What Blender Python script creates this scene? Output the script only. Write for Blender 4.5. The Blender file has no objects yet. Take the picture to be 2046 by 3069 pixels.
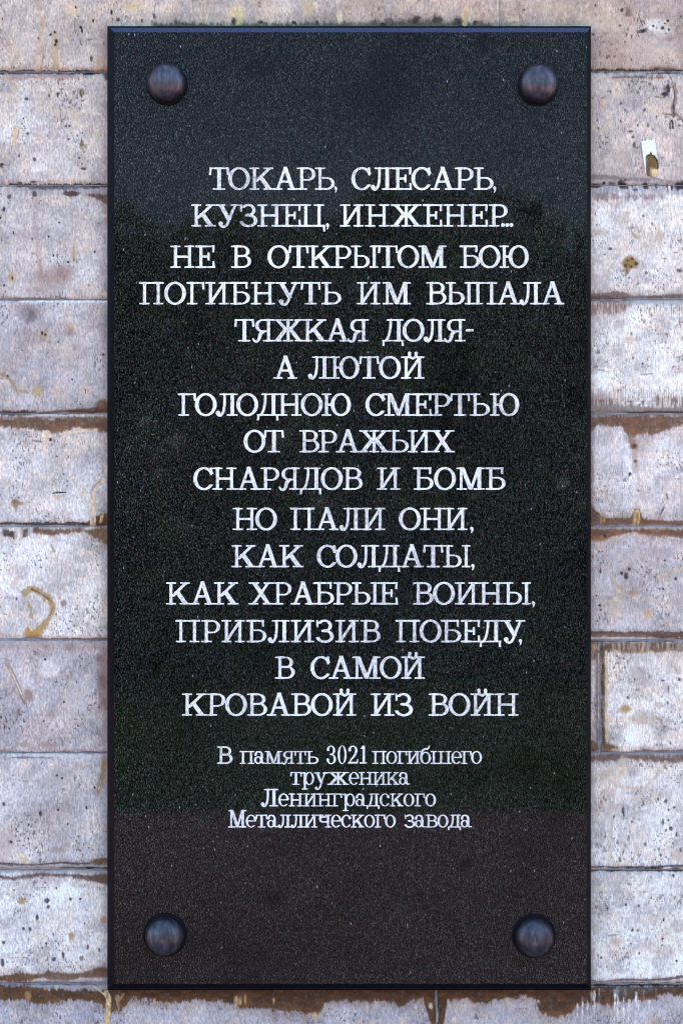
import bpy, bmesh, math, random
import numpy as np

random.seed(7)
scene = bpy.context.scene
COL = scene.collection
R = math.radians

# ------------------------------------------------------------------ camera, sky, sun, exposure
UNIT = 0.0005            # metres of wall per photo pixel
CAMH = 1.70              # eye height
DIST = 2.60              # camera to wall face
cam_d = bpy.data.cameras.new('camera')
cam = bpy.data.objects.new('camera', cam_d)
COL.objects.link(cam)
cam.location = (0, -DIST, CAMH)
cam.rotation_euler = (R(90), 0, 0)
cam_d.sensor_fit = 'VERTICAL'
cam_d.sensor_height = 36
cam_d.sensor_width = 24
cam_d.lens = 36 * DIST / (3069 * UNIT)
cam_d.clip_end = 500
scene.camera = cam

SUN_EL, SUN_AZ = R(60), R(12)      # the sun stands behind the wall, which is in open shade
world = bpy.data.worlds.new('World')
scene.world = world
world.use_nodes = True
wn = world.node_tree
wn.nodes.clear()
sky = wn.nodes.new('ShaderNodeTexSky')
sky.sky_type = 'NISHITA'
sky.sun_disc = False
sky.sun_elevation = SUN_EL
sky.sun_rotation = SUN_AZ
sky.air_density = 1.0
sky.dust_density = 0.4
sky.ozone_density = 1.4
bg = wn.nodes.new('ShaderNodeBackground')
bg.inputs['Strength'].default_value = 0.15
wo = wn.nodes.new('ShaderNodeOutputWorld')
wn.links.new(sky.outputs[0], bg.inputs[0])
wn.links.new(bg.outputs[0], wo.inputs[0])

sun_d = bpy.data.lights.new('sun', 'SUN')
sun_d.energy = 5.0
sun_d.angle = R(0.5)
sun_d.color = (1.0, 0.94, 0.85)
sun = bpy.data.objects.new('sun', sun_d)
COL.objects.link(sun)
sdir = (math.sin(SUN_AZ) * math.cos(SUN_EL), math.cos(SUN_AZ) * math.cos(SUN_EL), math.sin(SUN_EL))
from mathutils import Vector
sun.rotation_euler = Vector(sdir).to_track_quat('Z', 'Y').to_euler()
sun.location = (3, 8, 9)

vs = scene.view_settings
vs.view_transform = 'Standard'
vs.look = 'None'
vs.gamma = 1.0
vs.use_curve_mapping = False
vs.exposure = 2.57
scene.cycles.filter_width = 1.05
scene.cycles.pixel_filter_type = 'BLACKMAN_HARRIS'

# ------------------------------------------------------------------ helpers
def wx(px, y=0.0):
    return (px - 1023.0) * UNIT * (DIST + y) / DIST

def wz(py, y=0.0):
    return CAMH + (1534.5 - py) * UNIT * (DIST + y) / DIST

def lin(r, g, b):
    def f(c):
        c /= 255.0
        return c / 12.92 if c <= 0.04045 else ((c + 0.055) / 1.055) ** 2.4
    return np.array([f(r), f(g), f(b)])

def link_mesh(name, verts, faces, mats, parent=None, smooth=False, mat_idx=None, recalc=False):
    me = bpy.data.meshes.new(name)
    me.from_pydata([tuple(v) for v in verts], [], [tuple(f) for f in faces])
    for m in (mats if isinstance(mats, (list, tuple)) else [mats]):
        me.materials.append(m)
    if mat_idx is not None:
        me.polygons.foreach_set('material_index', mat_idx)
    me.polygons.foreach_set('use_smooth', [smooth] * len(me.polygons))
    me.update()
    if recalc:
        bm = bmesh.new(); bm.from_mesh(me)
        bmesh.ops.recalc_face_normals(bm, faces=bm.faces[:])
        bm.to_mesh(me); bm.free()
    o = bpy.data.objects.new(name, me)
    COL.objects.link(o)
    if parent:
        o.parent = parent
    return o

def nodes_of(name):
    m = bpy.data.materials.new(name)
    m.use_nodes = True
    nt = m.node_tree
    b = nt.nodes['Principled BSDF']
    return m, nt, b

def N(nt, kind, **kw):
    n = nt.nodes.new(kind)
    for k, v in kw.items():
        setattr(n, k, v)
    return n

def coords(nt, scale):
    tc = N(nt, 'ShaderNodeTexCoord')
    mp = N(nt, 'ShaderNodeMapping')
    mp.inputs['Scale'].default_value = scale
    nt.links.new(tc.outputs['Object'], mp.inputs['Vector'])
    return mp.outputs['Vector']

def noise(nt, vec, scale, detail=2.0, rough=0.5):
    n = N(nt, 'ShaderNodeTexNoise')
    n.inputs['Scale'].default_value = scale
    n.inputs['Detail'].default_value = detail
    n.inputs['Roughness'].default_value = rough
    nt.links.new(vec, n.inputs['Vector'])
    return n.outputs['Fac']

def ramp(nt, fac, stops):
    r = N(nt, 'ShaderNodeValToRGB')
    e = r.color_ramp.elements
    while len(e) < len(stops):
        e.new(0.5)
    for i, (p, c) in enumerate(stops):
        e[i].position = p
        e[i].color = (*c, 1) if len(c) == 3 else c
    nt.links.new(fac, r.inputs['Fac'])
    return r.outputs['Color']

def mixc(nt, a, b, fac=None, f=0.5, blend='MIX'):
    m = N(nt, 'ShaderNodeMix', data_type='RGBA', blend_type=blend)
    m.inputs['Factor'].default_value = f
    if fac is not None:
        nt.links.new(fac, m.inputs['Factor'])
    for sock, v in ((m.inputs['A'], a), (m.inputs['B'], b)):
        if isinstance(v, (tuple, list)):
            sock.default_value = (*v, 1)
        else:
            nt.links.new(v, sock)
    return m.outputs['Result']

def bump(nt, bsdf, height, strength, dist):
    b = N(nt, 'ShaderNodeBump')
    b.inputs['Strength'].default_value = strength
    b.inputs['Distance'].default_value = dist
    nt.links.new(height, b.inputs['Height'])
    nt.links.new(b.outputs['Normal'], bsdf.inputs['Normal'])

# ------------------------------------------------------------------ vectorised value noise (numpy)
def _hash(ix, iy, seed):
    h = (ix.astype(np.int64) * 374761393 + iy.astype(np.int64) * 668265263 + seed * 144269) & 0x7fffffff
    h = ((h ^ (h >> 13)) * 1274126177) & 0x7fffffff
    h = ((h ^ (h >> 16)) * 2246822519) & 0x7fffffff
    return ((h ^ (h >> 15)) & 0xffffff) / float(0xffffff)

def vn(x, y, seed=0):
    ix = np.floor(x); iy = np.floor(y)
    fx = x - ix; fy = y - iy
    ux = fx * fx * fx * (fx * (fx * 6 - 15) + 10)
    uy = fy * fy * fy * (fy * (fy * 6 - 15) + 10)
    a = _hash(ix, iy, seed); b = _hash(ix + 1, iy, seed)
    c = _hash(ix, iy + 1, seed); d = _hash(ix + 1, iy + 1, seed)
    return (a + (b - a) * ux) * (1 - uy) + (c + (d - c) * ux) * uy

def fbm(x, y, seed=0, octs=4, gain=0.5):
    s = 0.0; a = 1.0; t = 0.0
    for i in range(octs):
        s = s + a * vn(x * (2 ** i) + i * 17.3, y * (2 ** i) - i * 9.1, seed + i)
        t += a
        a *= gain
    return s / t

def sstep(a, b, x):
    t = np.clip((x - a) / (b - a), 0, 1)
    return t * t * (3 - 2 * t)

# ------------------------------------------------------------------ materials
def stone_material():
    m, nt, b = nodes_of('weathered_limestone')
    at = N(nt, 'ShaderNodeAttribute', attribute_name='stone_colour')
    v = coords(nt, (1, 1, 0.42))
    f1 = noise(nt, v, 900, 2, 0.6)
    f2 = noise(nt, v, 330, 3, 0.6)
    g1 = ramp(nt, f1, [(0.28, (0.80, 0.80, 0.80)), (0.5, (1, 1, 1)), (0.75, (1.10, 1.10, 1.10))])
    g2 = ramp(nt, f2, [(0.30, (0.86, 0.85, 0.85)), (0.55, (1.02, 1.02, 1.02)), (0.8, (1.08, 1.07, 1.06))])
    c = mixc(nt, at.outputs['Color'], g1, f=1.0, blend='MULTIPLY')
    c = mixc(nt, c, g2, f=1.0, blend='MULTIPLY')
    nt.links.new(c, b.inputs['Base Color'])
    b.inputs['Roughness'].default_value = 0.72
    b.inputs['Specular IOR Level'].default_value = 0.25
    bump(nt, b, f2, 0.22, 0.0010)
    return m

def mortar_material():
    m, nt, b = nodes_of('grey_mortar')
    v = coords(nt, (1, 1, 1))
    f = noise(nt, v, 60, 4, 0.6)
    nt.links.new(ramp(nt, f, [(0.3, (0.12, 0.11, 0.11)), (0.7, (0.30, 0.29, 0.29))]), b.inputs['Base Color'])
    b.inputs['Roughness'].default_value = 0.95
    return m

def granite_material(name, spec, rough, lift=0.0):
    m, nt, b = nodes_of(name)
    v = coords(nt, (1, 1, 0.40))
    v1 = coords(nt, (1, 1, 1))
    f1 = noise(nt, v, 760, 2, 0.7)
    f2 = noise(nt, v, 300, 2, 0.6)
    f3 = noise(nt, v1, 5, 4, 0.55)
    base = ramp(nt, f1, [(0.34, (0.0015, 0.0015, 0.0018)), (0.48, (0.0050, 0.0047, 0.0042)),
                         (0.59, (0.028, 0.026, 0.0225)), (0.74, (0.135, 0.125, 0.108))])
    big = ramp(nt, f2, [(0.34, (0.40, 0.40, 0.40)), (0.52, (0.95, 0.95, 0.95)), (0.70, (1.6, 1.58, 1.55))])
    cl = ramp(nt, f3, [(0.32, (0.45, 0.45, 0.48)), (0.46, (0.95, 0.95, 0.95)), (0.75, (1.25, 1.25, 1.25))])
    c = mixc(nt, base, big, f=1.0, blend='MULTIPLY')
    c = mixc(nt, c, cl, f=1.0, blend='MULTIPLY')
    f4 = noise(nt, coords(nt, (1, 1, 0.5)), 420, 1, 0.5)
    hue = ramp(nt, f4, [(0.32, (0.72, 0.95, 1.35)), (0.44, (0.80, 1.10, 0.82)), (0.56, (1.10, 1.0, 0.92)), (0.68, (1.30, 0.85, 1.08))])
    c = mixc(nt, c, hue, f=1.0, blend='MULTIPLY')
    # old damp smudges, each at its own place on the slab
    wob = noise(nt, v1, 28, 3, 0.6)
    for sx_, sz_, r_ in SMUDGES:
        vm = N(nt, 'ShaderNodeVectorMath', operation='DISTANCE')
        tc = N(nt, 'ShaderNodeTexCoord')
        nt.links.new(tc.outputs['Object'], vm.inputs[0]); vm.inputs[1].default_value = (sx_, -PD, sz_)
        md = N(nt, 'ShaderNodeMath', operation='MULTIPLY_ADD'); md.inputs[1].default_value = 1.0 / r_
        nt.links.new(vm.outputs['Value'], md.inputs[0]); nt.links.new(wob, md.inputs[2])
        c = mixc(nt, c, ramp(nt, md.outputs[0], [(0.55, (0.30, 0.29, 0.28)), (1.0, (1, 1, 1))]), f=1.0, blend='MULTIPLY')
    vo = N(nt, 'ShaderNodeTexVoronoi')
    vo.inputs['Scale'].default_value = 62
    nt.links.new(v, vo.inputs['Vector'])
    sp = ramp(nt, vo.outputs['Distance'], [(0.030, (0.30, 0.30, 0.30)), (0.055, (0, 0, 0))])
    c = mixc(nt, c, sp, f=1.0, blend='ADD')
    if lift:
        c = mixc(nt, c, (lift, lift, lift * 1.1), f=1.0, blend='ADD')
    nt.links.new(c, b.inputs['Base Color'])
    b.inputs['Roughness'].default_value = rough
    b.inputs['Specular IOR Level'].default_value = spec
    return m

def edge_material(name, lo, hi, spec, rough):
    m, nt, b = nodes_of(name)
    f = noise(nt, coords(nt, (1, 1, 1)), 500, 2, 0.6)
    nt.links.new(ramp(nt, f, [(0.4, lo), (0.75, hi)]), b.inputs['Base Color'])
    b.inputs['Roughness'].default_value = rough
    b.inputs['Specular IOR Level'].default_value = spec
    return m

def paint_material():
    m, nt, b = nodes_of('worn_white_paint')
    v = coords(nt, (1, 1, 0.35))
    v1 = coords(nt, (1, 1, 1))
    f1 = noise(nt, v, 520, 3, 0.7)
    f2 = noise(nt, v1, 14, 3, 0.6)
    add = N(nt, 'ShaderNodeMath', operation='MULTIPLY_ADD')
    nt.links.new(f2, add.inputs[0]); add.inputs[1].default_value = 0.55
    nt.links.new(f1, add.inputs[2])
    c = ramp(nt, add.outputs[0], [(0.50, (0.17, 0.155, 0.135)), (0.68, (0.52, 0.48, 0.41)), (0.84, (0.86, 0.80, 0.69))])
    nt.links.new(c, b.inputs['Base Color'])
    b.inputs['Roughness'].default_value = 0.6
    b.inputs['Specular IOR Level'].default_value = 0.3
    return m

def bronze_material():
    m, nt, b = nodes_of('dark_bronze')
    v = coords(nt, (1, 1, 0.3))
    f = noise(nt, v, 120, 4, 0.6)
    nt.links.new(ramp(nt, f, [(0.3, (0.036, 0.032, 0.034)), (0.55, (0.080, 0.073, 0.080)), (0.75, (0.14, 0.135, 0.15))]),
                 b.inputs['Base Color'])
    b.inputs['Metallic'].default_value = 0.9
    r = ramp(nt, f, [(0.3, (0.40, 0.40, 0.40)), (0.7, (0.50, 0.50, 0.50))])
    nt.links.new(r, b.inputs['Roughness'])
    return m

def plain(name, col, rough=0.9, var=0.25, scale=4.0, spec=0.3):
    m, nt, b = nodes_of(name)
    f = noise(nt, coords(nt, (1, 1, 1)), scale, 4, 0.6)
    lo = tuple(c * (1 - var) for c in col); hi = tuple(c * (1 + var) for c in col)
    nt.links.new(ramp(nt, f, [(0.3, lo), (0.7, hi)]), b.inputs['Base Color'])
    b.inputs['Roughness'].default_value = rough
    b.inputs['Specular IOR Level'].default_value = spec
    return m

PD = 0.034                                   # granite stands this far off the wall face
SMUDGES = [((px - 1046) * UNIT * .99, (2965.5 - py) * UNIT * .99, r * UNIT) for px, py, r in
           ((1440, 140, 90), (1330, 190, 60), (1250, 120, 60), (622, 322, 34), (1650, 600, 60), (1600, 640, 60), (820, 2690, 75), (1390, 2590, 50), (470, 2000, 60), (900, 2560, 40))]
M_STONE = stone_material()
M_MORTAR = mortar_material()
M_GRANITE = granite_material('polished_black_granite', 0.06, 0.035)
M_EDGE = edge_material('polished_granite_edge', (0.0015, 0.0015, 0.002), (0.012, 0.012, 0.014), 0.05, 0.3)
M_SKY_EDGE = edge_material('sky_tinted_granite_edge', (0.004, 0.009, 0.028), (0.022, 0.030, 0.062), 0.42, 0.22)  # top bevel: blue sky reflection tinted into the base colour
M_PAINT = paint_material()
M_BRONZE = bronze_material()
M_TAPE = plain('white_tape', (0.80, 0.78, 0.74), 0.6, 0.10, 160)

# ------------------------------------------------------------------ the setting in front of the wall (seen mirrored in the polish)
def sheet(name, x0, x1, y0, y1, z, mat):
    o = link_mesh(name, [(x0, y0, z), (x1, y0, z), (x1, y1, z), (x0, y1, z)], [(0, 1, 2, 3)], mat)
    o['kind'] = 'structure'
    return o

sheet('ground', -150, 150, -150, 60, -0.004, plain('lawn_grass', (0.065, 0.12, 0.025), 0.95, 0.4, 1.5))
sheet('pavement', -40, 40, -7.3, 0.3, 0.0, plain('granite_paving', (0.34, 0.215, 0.245), 0.9, 0.2, 3.0))

def far_trees():
    rng = np.random.default_rng(3)
    vs_, fs_ = [], []
    n = 34000
    for i in range(n):
        u = rng.uniform(-28, 28)
        x = max(-15, min(15, u))
        top = 4.55 + 0.22 * math.sin(x * 0.9 + 1.0) + 0.16 * math.sin(x * 2.3) + 0.10 * math.sin(x * 5.1)
        z = 0.1 + (top - 0.1) * rng.uniform() ** (0.55 if i % 3 == 0 else 0.95)
        y = -15 + (abs(u) - abs(x)) + rng.normal(0, 0.6)
        x += rng.normal(0, 0.6) * (abs(u) > 15)
        s = rng.uniform(0.12, 0.30)
        a = rng.normal(size=3); a /= np.linalg.norm(a)
        b_ = np.cross(a, rng.normal(size=3)); b_ /= np.linalg.norm(b_)
        p = np.array([x, y, z]); k = len(vs_)
        vs_ += [p - a * s, p + b_ * s * 0.6, p + a * s, p - b_ * s * 0.6]
        fs_.append((k, k + 1, k + 2, k + 3))
    o = link_mesh('far_trees', vs_, fs_, plain('foliage', (0.06, 0.13, 0.022), 0.8, 0.5, 0.8))
    o['kind'] = 'stuff'
    o['label'] = 'row of green trees across the lawn, mirrored in the polished plaque'
    o['category'] = 'trees'
far_trees()

# ------------------------------------------------------------------ the stone wall
# everything below is in photo pixels on the wall face; y runs down
JY = [214, 555, 898, 1240, 1577, 1918, 2257, 2607, 2949]            # visible bed joints
step = 341.5
while JY[0] > 1534.5 - (6.2 - CAMH) / UNIT:
    JY.insert(0, JY[0] - step)
GROUND_PY = 1534.5 + CAMH / UNIT
while JY[-1] < GROUND_PY - 20:
    JY.append(JY[-1] + step)
FIRST = JY.index(214)                     # course index of joint y=214
XMIN, XMAX = -6200, 8200

# course tints: (left side colour, right side colour) as seen albedo-ish sRGB
TINT = {0: ((197, 185, 184), (186, 168, 164)), 1: ((203, 198, 204), (202, 192, 195)),
        2: ((199, 195, 204), (222, 220, 228)), 3: ((188, 184, 197), (229, 229, 237)),
        4: ((214, 213, 223), (220, 218, 229)), 5: ((220, 219, 228), (205, 201, 213)),
        6: ((197, 192, 205), (229, 227, 233)), 7: ((208, 206, 217), (228, 227, 234)),
        8: ((230, 230, 238), (233, 233, 240)), 9: ((192, 192, 209), (196, 196, 212))}
VIS_J = {0: [-820, 1497, 2700], 1: [-300, 900, 2240], 2: [-760, 620, 2420], 3: [-250, 1010, 2290], 4: [-640, 700, 2500],
         5: [-330, 1120, 2230], 6: [-700, 640, 1797, 2900], 7: [-280, 1000, 2350], 8: [-620, 760, 2480], 9: [-230, 1307, 2330]}

RUST = lin(122, 90, 68); RUST2 = lin(152, 114, 82); BROWN = lin(120, 90, 70); DARK = lin(52, 50, 55)
MORT = lin(176, 172, 178); OCHRE = lin(188, 150, 82); CREAM = lin(222, 203, 184); TAN = lin(178, 155, 125)
BLACK = lin(26, 24, 26); WHITE = lin(232, 234, 244); PINK = lin(168, 140, 142); MOSS = lin(58, 55, 42)
GREY = lin(140, 136, 146)

OPS = []
def band(top, bot, col, a=1.0, soft=3.0, jag=4.0, col2=None, seed=1, streak=0.0):
    """stain between two outlines given as (x, y) lists"""
    if soft >= 3: soft = soft * 1.5 + 1
    OPS.append(('band', top, bot, col, a, soft, jag, col2, seed, streak))
def stroke(pts, w, col, a=1.0, soft=2.0, seed=1, rough=2.0, taper=False):
    if len(pts) > 2:                         # round off the corners
        P = [np.array(p, float) for p in pts]; q = []
        for i in range(len(P) - 1):
            p0, p1, p2, p3 = P[max(i - 1, 0)], P[i], P[i + 1], P[min(i + 2, len(P) - 1)]
            for t in (0, .25, .5, .75):
                q.append(tuple(.5 * (2 * p1 + (p2 - p0) * t + (2 * p0 - 5 * p1 + 4 * p2 - p3) * t * t + (3 * p1 - p0 - 3 * p2 + p3) * t ** 3)))
        pts = q + [tuple(P[-1])]
    OPS.append(('stroke', pts, w, col, a, soft, seed, rough, taper))
def blob(x, y, rx, ry, col, a=1.0, soft=0.35, seed=1, rough=0.35, pit=0.0):
    OPS.append(('blob', x, y, rx, ry, col, a, soft, seed, rough, pit))

exec_paint = None
def define_paint():
    # contact shade beside the slab, painted into the stone colour
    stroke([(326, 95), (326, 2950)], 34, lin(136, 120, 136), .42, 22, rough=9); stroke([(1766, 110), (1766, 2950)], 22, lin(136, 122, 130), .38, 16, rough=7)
    # ---- bed joints, left of the plaque
    J = lambda y, x0, x1: [(x0, y), (x1, y)]
    L0, L1, R0, R1 = -60, 345, 1745, 2110
    # y 216
    band(J(210, L0, L1), J(222, L0, L1), BLACK, .9, 2, 4, seed=2)
    band(J(222, 10, 230), J(236, 10, 230), PINK, .7, 4, 6, seed=3)
    blob(322, 224, 12, 18, BLACK, .8, .5)
    # y 557
    band(J(551, L0, L1), [(L0, 558), (70, 560), (120, 570), (210, 566), (L1, 562)], DARK, .85, 2, 5, seed=4)
    band(J(560, L0, L1), J(585, L0, L1), lin(150, 146, 160), .55, 4, 5, seed=5, streak=.6)
    band([(190, 575), (215, 572), (240, 575)], [(190, 585), (215, 590), (240, 584)], lin(98, 70, 70), .9, 2, 3)
    band([(262, 580), (300, 582), (330, 586)], [(262, 588), (300, 600), (330, 615)], lin(112, 80, 78), .85, 3, 4)
    blob(104, 582, 7, 9, lin(90, 72, 78), .9); blob(28, 590, 6, 7, lin(100, 80, 82), .8)
    blob(322, 640, 14, 30, PINK, .7, .6)
    # y 900
    band(J(893, L0, 200), J(900, L0, 200), lin(96, 92, 106), .7, 2, 4, seed=6)
    band(J(895, 200, L1), J(899, 200, L1), lin(120, 114, 130), .6, 2, 3, seed=6)
    band(J(900, 60, L1), J(906, 60, L1), WHITE, .6, 1.5, 2, seed=7)
    blob(90, 935, 34, 22, lin(140, 132, 146), .7, .8); blob(95, 945, 12, 20, lin(112, 98, 108), .6, .7)
    blob(150, 830, 60, 26, lin(168, 146, 146), .75, .9); blob(120, 868, 40, 14, lin(165, 142, 142), .7, .9)
    blob(190, 815, 24, 22, lin(160, 136, 134), .7, .8); blob(236, 878, 22, 14, lin(172, 158, 160), .6, .7)
    stroke([(110, 600), (108, 700), (120, 790), (122, 840)], 16, lin(178, 160, 165), .5, 8)
    stroke([(122, 780), (124, 830)], 9, TAN, .7, 4)
    # y 1240
    band(J(1231, L0, 110), J(1246, L0, 110), lin(84, 80, 88), .9, 3, 5, seed=8)
    band([(110, 1235), (200, 1229), (L1, 1236)], [(110, 1241), (200, 1236), (L1, 1241)], lin(86, 80, 88), .8, 2, 3, seed=8)
    band(J(1240, 90, L1), J(1248, 90, L1), WHITE, .55, 2, 3, seed=9)
    band(J(1248, L0, L1), J(1255, L0, L1), lin(165, 150, 150), .8, 2, 3)
    band(J(1253, L0, L1), [(L0, 1276), (0, 1276), (60, 1280), (110, 1289), (150, 1295), (180, 1292), (220, 1282), (262, 1284), (300, 1292), (345, 1310)],
         BROWN, .95, 5, 7, RUST2, 10)
    band([(205, 1228), (290, 1222), (345, 1205)], J(1237, 205, 345), lin(112, 84, 66), .9, 3, 3)
    blob(308, 1215, 22, 18, lin(122, 90, 70), .9, .4); blob(305, 1216, 8, 9, lin(150, 120, 98), .7, .5)
    stroke([(184, 1302), (232, 1292), (292, 1288)], 9, CREAM, .95, 4)
    stroke([(225, 1320), (238, 1345)], 15, lin(214, 196, 186), .7, 7)
    blob(60, 800 + 370, 16, 20, lin(206, 190, 170), .4); blob(112, 1172, 13, 14, lin(202, 176, 120), .85, .6)
    stroke([(-10, 1116), (20, 1128), (42, 1152), (56, 1185)], 14, lin(168, 146, 112), .85, 4, taper=True)
    stroke([(48, 1170), (85, 1176)], 10, lin(175, 158, 130), .7, 5)
    blob(132, 1001, 12, 13, lin(190, 160, 110), .8, .5); blob(127, 998, 3.5, 6, BLACK, .9); blob(137, 1003, 3.5, 5, BLACK, .8)
    blob(213, 984, 9, 12, lin(200, 176, 140), .8, .5); blob(210, 995, 14, 10, lin(150, 124, 126), .6, .7); blob(175, 1025, 3, 4, BLACK, .8)
    blob(200, 1050, 22, 36, lin(208, 198, 200), .7, .7); blob(178, 1180, 20, 26, lin(206, 192, 190), .6, .7); blob(258, 1170, 16, 26, lin(206, 190, 186), .7, .7)
    stroke([(256, 1165), (258, 1178)], 3, BLACK, .8, 1.5)
    blob(218, 961, 26, 6, lin(212, 206, 212), .6, .7)
    # y 1575
    band(J(1566, L0, 265), [(L0, 1572), (40, 1573), (120, 1578), (200, 1579), (265, 1574)], lin(66, 62, 70), .9, 2.5, 5, seed=11)
    band(J(1577, L0, 265), J(1583, L0, 265), MORT, .8, 2, 3)
    band([(8, 1588), (40, 1590)], [(8, 1602), (46, 1615)], lin(96, 70, 60), .9, 3, 5)
    band([(66, 1584), (86, 1584)], [(66, 1612), (86, 1606)], lin(104, 76, 62), .9, 3, 4)
    band([(96, 1584), (180, 1586), (250, 1584)], [(96, 1596), (150, 1606), (190, 1600), (250, 1594)], lin(124, 90, 72), .9, 4, 5, RUST2)
    band([(250, 1588), (345, 1576)], [(250, 1596), (300, 1616), (345, 1648)], lin(136, 106, 76), .95, 5, 5)
    band([(252, 1570), (285, 1548), (345, 1530)], [(252, 1576), (285, 1577), (345, 1577)], lin(112, 78, 48), .95, 4, 4)
    stroke([(50, 1582), (54, 1612)], 11, lin(214, 196, 190), .95, 3, taper=True); stroke([(62, 1582), (65, 1612)], 7, lin(210, 190, 182), .9, 3)
    stroke([(311, 1438), (287, 1458), (278, 1500), (280, 1545), (278, 1572)], 17, lin(216, 198, 184), 1, 3)
    stroke([(300, 1442), (282, 1458), (270, 1480)], 4, lin(150, 124, 124), .6, 3)
    stroke([(308, 1540), (302, 1565)], 8, lin(218, 190, 150), .95, 2); blob(318, 1486, 8, 12, lin(214, 194, 184), .8)
    stroke([(316, 1395), (318, 1420)], 7, lin(216, 198, 188), .8, 3)
    blob(48, 1506, 12, 12, lin(150, 128, 98), .9, .5); stroke([(46, 1506), (50, 1545)], 14, lin(158, 138, 110), .85, 4, taper=True)
    blob(64, 1509, 7, 6, lin(150, 130, 108), .7)
    stroke([(158, 1478), (175, 1476), (197, 1476)], 6, lin(52, 46, 40), .95, 2, rough=4); stroke([(160, 1486), (178, 1488), (192, 1484)], 7, lin(206, 186, 150), .9, 3, rough=4)
    stroke([(140, 1305), (138, 1356)], 30, lin(226, 208, 192), .95, 4, taper=True); blob(152, 1317, 4, 5, BLACK, .9); stroke([(98, 1320), (125, 1324)], 7, lin(130, 116, 110), .7, 3, rough=5)
    # the ring shaped yellow stain
    stroke([(76, 1776), (100, 1767), (130, 1784), (154, 1804), (158, 1824), (149, 1852), (134, 1872), (110, 1890), (94, 1906)], 19, lin(184, 152, 98), .88, 6, rough=6)
    stroke([(95, 1766), (128, 1782), (155, 1803)], 5, lin(110, 84, 46), .75, 3, rough=4); stroke([(160, 1818), (151, 1846)], 4, lin(128, 98, 50), .7, 3)
    stroke([(141, 1800), (144, 1830), (128, 1860), (104, 1884)], 4, lin(226, 212, 190), .8, 2)
    band([(74, 1888), (84, 1876), (96, 1895), (124, 1885)], [(74, 1916), (84, 1916), (96, 1916), (114, 1914)], lin(198, 160, 88), .97, 3, 3)
    stroke([(84, 1805), (94, 1830), (96, 1850)], 9, lin(180, 156, 118), .8, 3); stroke([(80, 1790), (82, 1870)], 6, lin(206, 190, 178), .6, 4)
    blob(191, 1807, 9, 9, lin(140, 120, 124), .8, .5); stroke([(40, 1760), (58, 1725)], 14, lin(204, 186, 176), .6, 6)
    stroke([(155, 1635), (163, 1652)], 8, lin(165, 146, 140), .8, 3); blob(318, 1825, 11, 28, lin(220, 204, 192), .8, .5)
    # y 1919
    band(J(1913, 60, L1), J(1921, 60, L1), lin(72, 70, 82), .8, 2, 6, seed=12); band(J(1914, L0, 70), J(1920, L0, 70), lin(120, 116, 128), .7, 2, 5)
    band(J(1923, L0, L1), J(1946, L0, L1), lin(182, 164, 166), .6, 8, 9)
    blob(210, 1938, 20, 10, lin(160, 134, 132), .6, .7); blob(108, 1958, 8, 6, lin(160, 140, 148), .7)
    stroke([(25, 1992), (48, 2040), (74, 2106)], 12, lin(172, 158, 144), .9, 3); stroke([(30, 2005), (52, 2050), (72, 2095)], 4, lin(226, 216, 204), .9, 1.5)
    stroke([(60, 2085), (76, 2108)], 7, lin(150, 130, 118), .7, 3)
    blob(152, 2006, 34, 30, lin(220, 216, 226), .9, .4, rough=.5); blob(222, 2110, 34, 36, lin(208, 202, 212), .6, .8)
    blob(87, 2084, 15, 16, lin(160, 134, 126), .75, .5); blob(152, 2140, 14, 16, lin(150, 130, 136), .55, .8); blob(55, 2138, 8, 10, lin(140, 116, 118), .7, .7)
    band([(292, 1960), (345, 1950)], [(292, 2080), (345, 2160)], lin(166, 138, 142), .75, 9, 6); blob(308, 2045, 14, 22, lin(150, 118, 112), .7, .6); blob(308, 2112, 12, 20, lin(150, 112, 108), .6, .7)
    blob(145, 2232, 26, 10, lin(172, 148, 146), .7, .7); blob(70, 2232, 20, 8, lin(174, 154, 152), .6, .7); blob(295, 1975, 12, 10, lin(150, 124, 124), .7, .7)
    # y 2257
    band(J(2254, L0, L1), J(2259, L0, L1), lin(92, 94, 122), .7, 2, 7, seed=13); band(J(2268, 30, 160), J(2273, 30, 160), lin(110, 106, 128), .65, 2, 4)
    band(J(2259, 100, L1), J(2268, 100, L1), lin(208, 208, 222), .5, 3, 4)
    stroke([(146, 2292), (168, 2290)], 8, lin(230, 218, 206), .95, 2); blob(178, 2320, 22, 18, lin(168, 162, 176), .6, .7)
    stroke([(316, 2270), (310, 2315), (294, 2375)], 20, lin(172, 140, 128), .6, 9); stroke([(313, 2280), (305, 2335), (294, 2372)], 9, lin(178, 140, 96), .95, 3); stroke([(303, 2340), (297, 2366)], 4, lin(226, 208, 190), .8, 2)
    stroke([(62, 2560), (70, 2592)], 10, lin(226, 206, 178), .9, 3); stroke([(78, 2562), (76, 2592)], 9, lin(220, 198, 170), .85, 3)
    blob(10, 2530, 32, 40, lin(204, 186, 188), .7, .7); blob(175, 2548, 26, 8, lin(170, 152, 156), .6, .7)
    # y 2608
    band([(L0, 2583), (0, 2583), (45, 2587), (110, 2590), (185, 2582), (240, 2586), (L1, 2584)], [(L0, 2594), (0, 2593), (55, 2600), (110, 2594), (185, 2589), (240, 2592), (L1, 2591)], lin(92, 70, 62), .95, 2, 3, seed=14)
    band([(270, 2582), (300, 2573), (L1, 2568)], J(2591, 270, L1), lin(120, 88, 58), .95, 3, 3)
    band(J(2594, L0, L1), J(2616, L0, L1), lin(178, 178, 190), .85, 3, 4, seed=15)
    band(J(2600, 180, L1), J(2604, 180, L1), lin(64, 62, 74), .8, 1.5, 5, seed=16); blob(270, 2602, 12, 5, BLACK, .8)
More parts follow.
